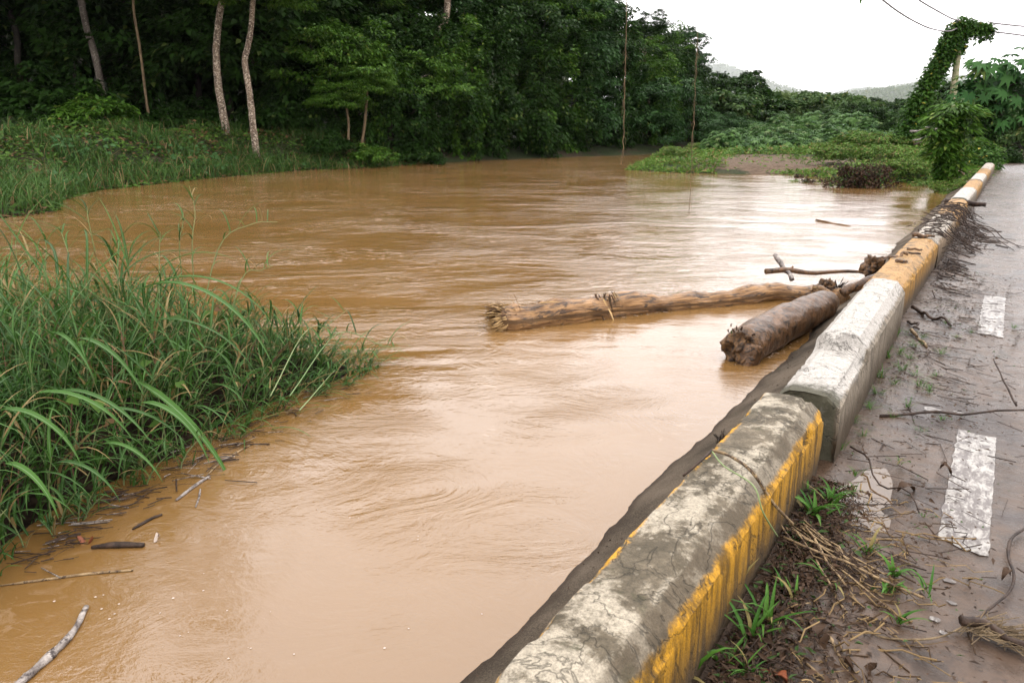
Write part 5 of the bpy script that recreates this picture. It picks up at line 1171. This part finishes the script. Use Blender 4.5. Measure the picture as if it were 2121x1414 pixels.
weed(1680, 1075, .19, 'leafy spreading weed at the kerb foot beside the hanging reed', 4, 16, .55)
weed(1720, 1050, .17, 'leafy weed leaning over the mud right of the kerb foot', 5, 14, .4)
weed(1800, 1150, .12, 'small upright weed left of the big white dash', 6, 8, .5)
weed(1850, 1190, .14, 'bright green sprout in the mud below the big white dash', 7, 8, .6)
weed(1840, 1225, .11, 'bright sprout at the end of the reed bundle', 8, 8, .6)
weed(1920, 1230, .11, 'small green weed below and left of the crooked vine stem', 9, 8, .4)
weed(1865, 1290, .10, 'low green sprout over the dark stem at the lower right', 10, 7, .6)
weed(1720, 1215, .14, 'thin arching weed among the reeds', 11, 5, .4)
weed(1640, 1245, .12, 'short broad weed right of the kerb foot', 12, 7, .6)
weed(1580, 1300, .2, 'bushy weed between kerb foot and slanting reed', 13, 10, .4)
weed(1550, 1400, .12, 'small feathery weed at the bottom edge', 14, 12, .25)
weed(1420, 1414, .17, 'curved green blade at the very bottom beside the near kerb block', 15, 4, .5)
weed(1500, 1385, .12, 'small weed at the kerb foot near the bottom edge', 16, 7, .4)
weed(1860, 960, .06, 'tiny weed right of the puddle, near the fibrous twig', 17, 8, .4)
weed(1770, 985, .09, 'weed sprouting at the right rim of the puddle', 18, 9, .4)
weed(1765, 1020, .08, 'spindly weed just below the puddle', 19, 8, .3)
weed(1915, 1070, .035, 'very small sprout left of the big white dash', 20, 8, .4)
for i, (px, py, s) in enumerate([(1855, 700, .13), (1838, 745, .14), (1862, 735, .12), (1885, 745, .10), (1825, 785, .13), (1850, 800, .09), (1905, 800, .11), (1925, 812, .09), (1880, 845, .08), (1950, 735, .09), (1960, 672, .07), (1880, 690, .06), (2100, 680, .07), (1800, 850, .1), (1765, 880, .12), (1905, 895, .05), (1815, 820, .1), (1870, 770, .12), (1895, 780, .09), (1935, 780, .06), (1845, 868, .07), (1980, 700, .05), (1785, 905, .07), (2010, 690, .05), (1895, 720, .1), (1912, 700, .07), (1700, 905, .1), (1740, 930, .08), (1950, 870, .05)]):
    weed(px, py, s, 'small green grass tuft sprouting from the mud beside the kerb', 40 + i, 22, .14, name='grass_tuft', grp='grass tufts in the mud beside the kerb', cat='grass tuft')
# sprig on the sandy shoulder
g = Geo()
for i in range(18):
    a = gz(1492, 915, .02); e = a + Vector((rq.gauss(0, .03), rq.gauss(0, .03), rq.uniform(-.03, .07))); tube(g, wiggle(a, e, 4, .02, i), .0018, 3, cap=False)
tag(g.build('twig_sprig', M['twig']), 'wiry brown sprig on the sandy shoulder left of the near kerb block', 'twig')

# ------------------------------------------------------------ tall grass at the left
rg = np.random.default_rng(101)
def in_c(n, dmin, dmax, seed):
    r = np.random.default_rng(seed); X = r.uniform(-8.5, -.7, n); Y = r.uniform(1.6, 6.6, n); d = sdf(X, Y, C_poly); k = (d > dmin) & (d < dmax); return X[k], Y[k]
X, Y = in_c(8200, -.03, 3, 1)
near = np.hypot(X, Y) < 9.5; X, Y = X[near], Y[near]
vis = X > -1.3 * Y - 2.2; X, Y = X[vis], Y[vis]; n = len(X)
Z = c_height(X, Y); tip = np.clip((-1.0 - X) / 1.5, 0, 1)
dd = sdf(X, Y, C_poly)
H = (.12 + .30 * tip) * (.55 + .75 * rg.random(n)) * np.clip(.45 + dd * 1.2, .4, 1.0)
# stems
lean = np.stack([.18 + .55 * (1 - tip) + rg.normal(0, .25, n), -.18 + rg.normal(0, .22, n)], 1)
g = Geo(); P = []; AZ = []; LL_ = []; WW_ = []; E0 = []; E1 = []
nst = min(n, 1900); sel = rg.permutation(n)[:nst]
for i in sel:
    b = Vector((X[i], Y[i], Z[i])); h = H[i] * (1.25 if rg.random() < .8 else 1.75); l = Vector((lean[i, 0], lean[i, 1], 0)) * h
    S = [b + l * (t_ ** 1.7) + Vector((0, 0, h * t_ * (1 - .25 * t_ * min(1, l.length)))) for t_ in (0, .25, .5, .75, 1)]
    tube(g, S, [.0042, .004, .0034, .0026, .0016], 4, cap=False)
    for q in range(rg.integers(4, 8)):
        t_ = .25 + .75 * rg.random(); j = int(t_ * 3.99); p = S[j].lerp(S[j + 1], t_ * 4 - j)
        P.append(tuple(p)); AZ.append(rg.uniform(0, 6.28)); LL_.append(h * (.45 + .5 * rg.random()) * (1.15 - .4 * t_)); WW_.append(.008 + .013 * rg.random()); E0.append(rg.uniform(.7, 1.4)); E1.append(rg.uniform(-1.2, .6))
tag(g.build('grass_stems', M['stem']), 'stalks of the tall grass growing out of the water at the left', 'grass', kind='stuff')
g = Geo(); az = np.array(AZ)
strips(g, np.array(P), az, np.array(LL_), np.array(WW_), np.array(E0), np.array(E1), 8, rg.normal(0, .5, len(P)))
a = rg.uniform(0, 6.28, n); a = np.where(rg.random(n) < .45, rg.normal(1.9, .7, n), a)
strips(g, np.stack([X, Y, Z], 1), a, H * 1.35 * (.7 + .5 * rg.random(n)), .007 + .011 * rg.random(n), rg.uniform(1.0, 1.55, n), np.where(rg.random(n) < .5, rg.uniform(.1, 1.2, n), rg.uniform(-1.3, .1, n)), 8, rg.normal(0, .4, n))
tag(g.build('tall_grass', M['grass_near']), 'thick stand of tall arching green grass in the left foreground', 'grass', kind='stuff')
# a few very tall stems over the river
g = Geo(); P = []; AZ = []; LL_ = []; WW_ = []; E0 = []; E1 = []
for (bx, by, pts, Yd) in [(250, 700, [(190, 490), (180, 430)], 4.6), (215, 700, [(140, 520), (122, 470)], 4.9), (110, 720, [(92, 600), (96, 520), (90, 480)], 4.6), (390, 640, [(372, 520), (378, 470), (380, 440)], 5.4), (410, 640, [(398, 520), (404, 440), (392, 385)], 5.4), (400, 700, [(450, 520), (520, 465), (575, 460)], 5.0), (450, 700, [(500, 580), (540, 560), (565, 550)], 5.0), (240, 720, [(245, 560), (240, 500)], 4.6), (20, 740, [(5, 620), (3, 560)], 4.2), (330, 700, [(330, 540), (332, 480)], 5.1), (600, 760, [(700, 690), (790, 715), (830, 720)], 5.2), (560, 760, [(640, 680), (720, 700)], 5.1), (620, 790, [(720, 745), (800, 745)], 5.3)]:
    b = gz(bx, by + 60, -.15); S = spline([b] + [gy(a_, c_, Yd) for a_, c_ in pts], 5); m = len(S)
    tube(g, S, [.0045 * (1 - .7 * i / m) for i in range(m)], 5, cap=False)
    for q in range(8):
        j = int(m * (.3 + .08 * q)); j = min(j, m - 1); P.append(tuple(S[j])); AZ.append(q * 2.6 + rg.normal(0, .5)); LL_.append(rg.uniform(.12, .34)); WW_.append(rg.uniform(.008, .014)); E0.append(rg.uniform(.5, 1.2)); E1.append(rg.uniform(-1.2, -.1))
tag(g.build('grass_stems', M['stem']), 'few very tall bent grass stalks rising over the brown river', 'grass', kind='stuff')
g = Geo(); strips(g, np.array(P), np.array(AZ), np.array(LL_), np.array(WW_), np.array(E0), np.array(E1), 8, rg.normal(0, .5, len(P))); tag(g.build('tall_grass', M['grass_near']), 'narrow leaves on the tallest bent grass stalks over the river', 'grass', kind='stuff')
# broad arching blades in front
g = Geo(); P = []; AZ = []; L_ = []; W_ = []; a0 = []; a1 = []
for (px, py, Yd, az_, L, W, e0, e1) in [(290, 600, 3.9, 1.9, 1.05, .034, .35, -1.35), (285, 790, 3.8, 1.95, .95, .036, -.35, -1.3), (310, 595, 4.0, 1.6, .85, .026, .45, -1.3), (300, 670, 4.0, 1.75, .8, .022, .3, -1.2), (165, 700, 3.7, 2.0, .55, .026, .0, -1.2), (290, 835, 3.4, 2.0, .55, .030, .2, -1.35), (60, 820, 3.2, 1.7, .6, .030, .3, -1.2), (120, 810, 3.3, 1.9, .62, .026, .2, -1.0), (0, 850, 3.0, 1.8, .5, .028, .2, -1.4), (200, 850, 3.3, 1.6, .5, .022, .2, -1.1), (10, 960, 2.8, 2.0, .4, .025, .2, -1.5), (240, 590, 4.2, .9, .6, .02, .9, -.6), (330, 560, 4.4, 1.4, .5, .02, .7, -.6), (90, 700, 3.7, 2.2, .6, .022, .5, -1.1), (210, 920, 3.1, 1.9, .4, .02, .3, -1.2), (110, 960, 2.95, 1.8, .4, .02, .3, -1.3)]:
    P.append(tuple(gy(px, py, Yd))); AZ.append(az_); L_.append(L); W_.append(W * 1.5); a0.append(e0); a1.append(e1)
strips(g, np.array(P), np.array(AZ), np.array(L_), np.array(W_), np.array(a0), np.array(a1), 14, None, .2, 1.0)
n = 700; X, Y = in_c(3600, .12, 2.2, 5); k = (np.hypot(X, Y) < 8) & (X > -1.2 * Y - 1.5); X, Y = X[k][:n], Y[k][:n]; n = len(X)
strips(g, np.stack([X, Y, c_height(X, Y)], 1), rg.normal(1.9, .9, n), rg.uniform(.35, .7, n) * np.clip((-1.0 - X) / 1.2, .35, 1), rg.uniform(.016, .034, n), rg.uniform(1.0, 1.5, n), rg.uniform(-1.5, -.5, n), 10, rg.normal(0, .3, n))
tag(g.build('broad_grass', M['grass_near']), 'broad grass blades with pale midribs drooping in the left foreground', 'grass', kind='stuff')
g = Geo(); X, Y = in_c(9000, -.04, .9, 9); k = (X > -2.1) & (Y > 3.9); X, Y = X[k][:1100], Y[k][:1100]; n = len(X)
strips(g, np.stack([X, Y, c_height(X, Y)], 1), rg.normal(1.75, .75, n), rg.uniform(.16, .5, n), rg.uniform(.007, .016, n), rg.uniform(.35, 1.3, n), rg.uniform(-1.0, .2, n), 7, rg.normal(0, .4, n))
tag(g.build('sprawling_grass', M['grass_near']), 'low sprawling grass trailing over the water at the tip of the left clump', 'grass', kind='stuff')
# broad low leaves among the grass
g = Geo(); X, Y = in_c(1800, .1, 2.5, 6); k = (X < -1.9) & (X > -.8 * Y - .5) & (Y < 5); X, Y = X[k], Y[k]; n = len(X); a = rg.uniform(0, 6.28, n)
leaves(g, np.stack([X, Y, c_height(X, Y) + .1 + .35 * rg.random(n)], 1), np.stack([np.cos(a), np.sin(a), -.3 + 0 * a], 1), np.array([0, -.3, 1]) + rg.normal(size=(n, 3)) * .3, .07 + .05 * rg.random(n), .05 + .03 * rg.random(n), .1)
tag(g.build('creeper_leaves', M['bank_leaf']), 'round creeper leaves between the tall grass at the left edge', 'creeper', kind='stuff')
# flotsam along the foot of the grass
g = Geo(); g2 = Geo()
edge = [(40, 1175), (150, 1090), (300, 1015), (430, 955), (520, 895), (620, 838), (740, 792)]
for i in range(230):
    j = rq.randrange(len(edge) - 1); f = rq.random(); a_ = edge[j][0] * (1 - f) + edge[j + 1][0] * f; c_ = edge[j][1] * (1 - f) + edge[j + 1][1] * f
    p = gz(a_ + rq.gauss(-5, 22), c_ + rq.gauss(-2, 20), WATER_Z + .012); an = rq.gauss(1.0, .6); L = rq.uniform(.03, .2) * (.5 if j > 3 else 1); e = p + Vector((math.sin(an), math.cos(an) * .8, rq.gauss(0, .03))) * L
    tube(g if rq.random() < .85 else g2, wiggle(p, e, 3, .015, i), rq.uniform(.001, .0035), 4, cap=False)
tag(g.build('flotsam', M['twig']), 'dark rotting stems and twigs washed up at the foot of the left grass', 'flotsam', kind='stuff')
tag(g2.build('flotsam', M['twig_grey']), 'pale dead stems washed up at the foot of the left grass', 'flotsam', kind='stuff')
for i, (path, r, mt, l) in enumerate([([(178, 1255), (150, 1310), (95, 1365), (40, 1414), (0, 1450)], .014, 'twig_grey', 'bare grey stick slanting through the water in the lower left corner'), ([(0, 1212), (90, 1200), (180, 1188), (275, 1180)], .006, 'twig_dry', 'long thin straw floating level above the grey stick'),
        ([(365, 1035), (400, 1008), (434, 985)], .009, 'twig_grey', 'short grey split stick floating off the grass foot'), ([(428, 985), (460, 955), (520, 920)], .006, 'twig_dry', 'pale thin stick pointing out into the river from the grass'), ([(190, 1132), (240, 1128), (298, 1128)], .014, 'twig', 'flat dark rotten stalk at the water edge beside an orange leaf'),
        ([(405, 1050), (412, 1030), (415, 1012)], .004, 'twig_grey', 'tiny upright grey twig right of the short split stick'), ([(275, 1095), (310, 1075), (335, 1065)], .008, 'twig', 'dark waterlogged stick between the flat stalk and the split stick')]):
    S = spline([gz(a_, c_, WATER_Z + r * .6) for a_, c_ in path], 6); b0 = S[0].copy(); g = Geo(); tube(g, [p - b0 for p in S], [r * (.7 + .5 * math.sin(j / len(S) * 3.1)) for j in range(len(S))], 9, rough=.35, rs=16, seed=i, squash=.7)
    o = g.build('floating_stick', M[mt]); o.location = b0; tag(o, l, 'stick')
dead_leaf(178, 1122, .07, 1.5, 'petal', 'orange dead leaf floating at the foot of the left grass', WATER_Z + .004)
dead_leaf(325, 1118, .035, .3, 'foam', 'small whitish dead leaf floating off the end of the flat dark stalk', WATER_Z + .004)
g = Geo()
for i in range(34):
    a_, c_ = rq.uniform(230, 1000), rq.uniform(960, 1400)
    if rq.random() < .5: a_, c_ = rq.gauss(320, 70), rq.gauss(1270, 60)
    p = gz(a_, c_, WATER_Z + .003); r = rq.uniform(.0012, .0048) * (.6 if c_ < 1200 else 1); m = 9
    g.add([tuple(p)] + [(p.x + r * math.cos(q * .698) * rq.uniform(.8, 1.4), p.y + r * math.sin(q * .698), p.z - .001) for q in range(m)], tris=[(0, q + 1, (q + 1) % m + 1) for q in range(m)])
for i in range(170):
    j = rq.choice([0, 0, 1]); f = rq.random(); p = (L1[0].lerp(L1[4], f) if j == 0 else A1.lerp(B1, f * .5)) + Vector((rq.gauss(0, .04), -.10 - abs(rq.gauss(0, .035)) + (.06 if j else 0), 0)); p.z = WATER_Z + .004
    r = rq.uniform(.0015, .006); g.add([tuple(p)] + [(p.x + 1.8 * r * math.cos(q * .898), p.y + r * math.sin(q * .898), p.z - .001) for q in range(7)], tris=[(0, q + 1, (q + 1) % 7 + 1) for q in range(7)])
tag(g.build('foam_specks', M['foam']), 'pale specks of foam drifting on the still brown water', 'foam', kind='stuff')

n = 900; k_ = rgn.uniform(.5, 9, n); n2 = -.82 - .4 * rgn.random(n) ** 2.2; P = np.stack([KD.x * k_ + ND.x * n2, KD.y * k_ + ND.y * n2, .012 - .32 * np.clip((-n2 - .80) / .47, 0, 1) + .012], 1); a = rgn.uniform(0, 6.28, n)
g = Geo(); leaves(g, P, np.stack([np.cos(a), np.sin(a), -.3 + 0 * a], 1), np.array([-.4, .2, 1]) + rgn.normal(size=(n, 3)) * .3, .008 + .03 * rgn.random(n) ** 3, .004 + .01 * rgn.random(n), .3)
tag(g.build('shoulder_litter', M['brown_leaf']), 'crumbs of leaf and bark on the sandy strip beside the water', 'leaf litter', kind='stuff')
# rotting mat at the kerb foot near the camera
n = 5200; k_ = rgn.uniform(.9, 3.1, n); n2 = -.47 + np.abs(rgn.normal(0, .17, n)) * (1.25 - k_ * .25); P = np.stack([KD.x * k_ + ND.x * n2, KD.y * k_ + ND.y * n2, .02 + .045 * np.clip(-.1 - n2, 0, .4) + .012 * rgn.random(n)], 1); a = rgn.uniform(0, 6.28, n)
g = Geo(); leaves(g, P, np.stack([np.cos(a), np.sin(a), rgn.normal(0, .25, n)], 1), np.array([0, 0, 1]) + rgn.normal(size=(n, 3)) * .5, .012 + .04 * rgn.random(n) ** 2, .006 + .014 * rgn.random(n) ** 2, .3)
tag(g.build('rotting_leaves', M['brown_leaf']), 'dark rotting leaf mat filling the foot of the near kerb block', 'leaf litter', kind='stuff')
g = Geo()
for i in range(300):
    k = rq.uniform(1.0, 3.1); n_ = -.48 + abs(rq.gauss(0, .2)); a = K(k, n_, .03 + .05 * max(0, -n_ - .2)); an = rq.uniform(0, 6.28); L = rq.uniform(.04, .2)
    tube(g, wiggle(a, a + Vector((math.cos(an), math.sin(an), rq.gauss(0, .12))) * L, 4, .02, i), rq.uniform(.0009, .0022), 4, cap=False)
tag(g.build('stem_litter', M['twig']), 'tangle of fine dark stems at the foot of the near kerb block', 'twigs', kind='stuff')

# ------------------------------------------------------------ air
def haze():
    x0, x1, y0, y1, z0, z1 = -15500, 15500, -15500, 15500, -8, 900
    g = Geo(); g.add([(x, y, z) for z in (z0, z1) for y in (y0, y1) for x in (x0, x1)], quads=[(0, 2, 3, 1), (4, 5, 7, 6), (0, 1, 5, 4), (2, 6, 7, 3), (0, 4, 6, 2), (1, 3, 7, 5)])
    m = bpy.data.materials.new('haze'); m.use_nodes = True; nt = m.node_tree; nt.nodes.clear()
    o_ = nt.nodes.new('ShaderNodeOutputMaterial'); v = nt.nodes.new('ShaderNodeVolumePrincipled')
    v.inputs['Color'].default_value = (.97, .98, 1, 1); v.inputs['Density'].default_value = .00006; nt.links.new(v.outputs[0], o_.inputs['Volume'])
    tag(g.build('haze', m, smooth=False), kind='stuff')
HAZE = True
if HAZE: haze()
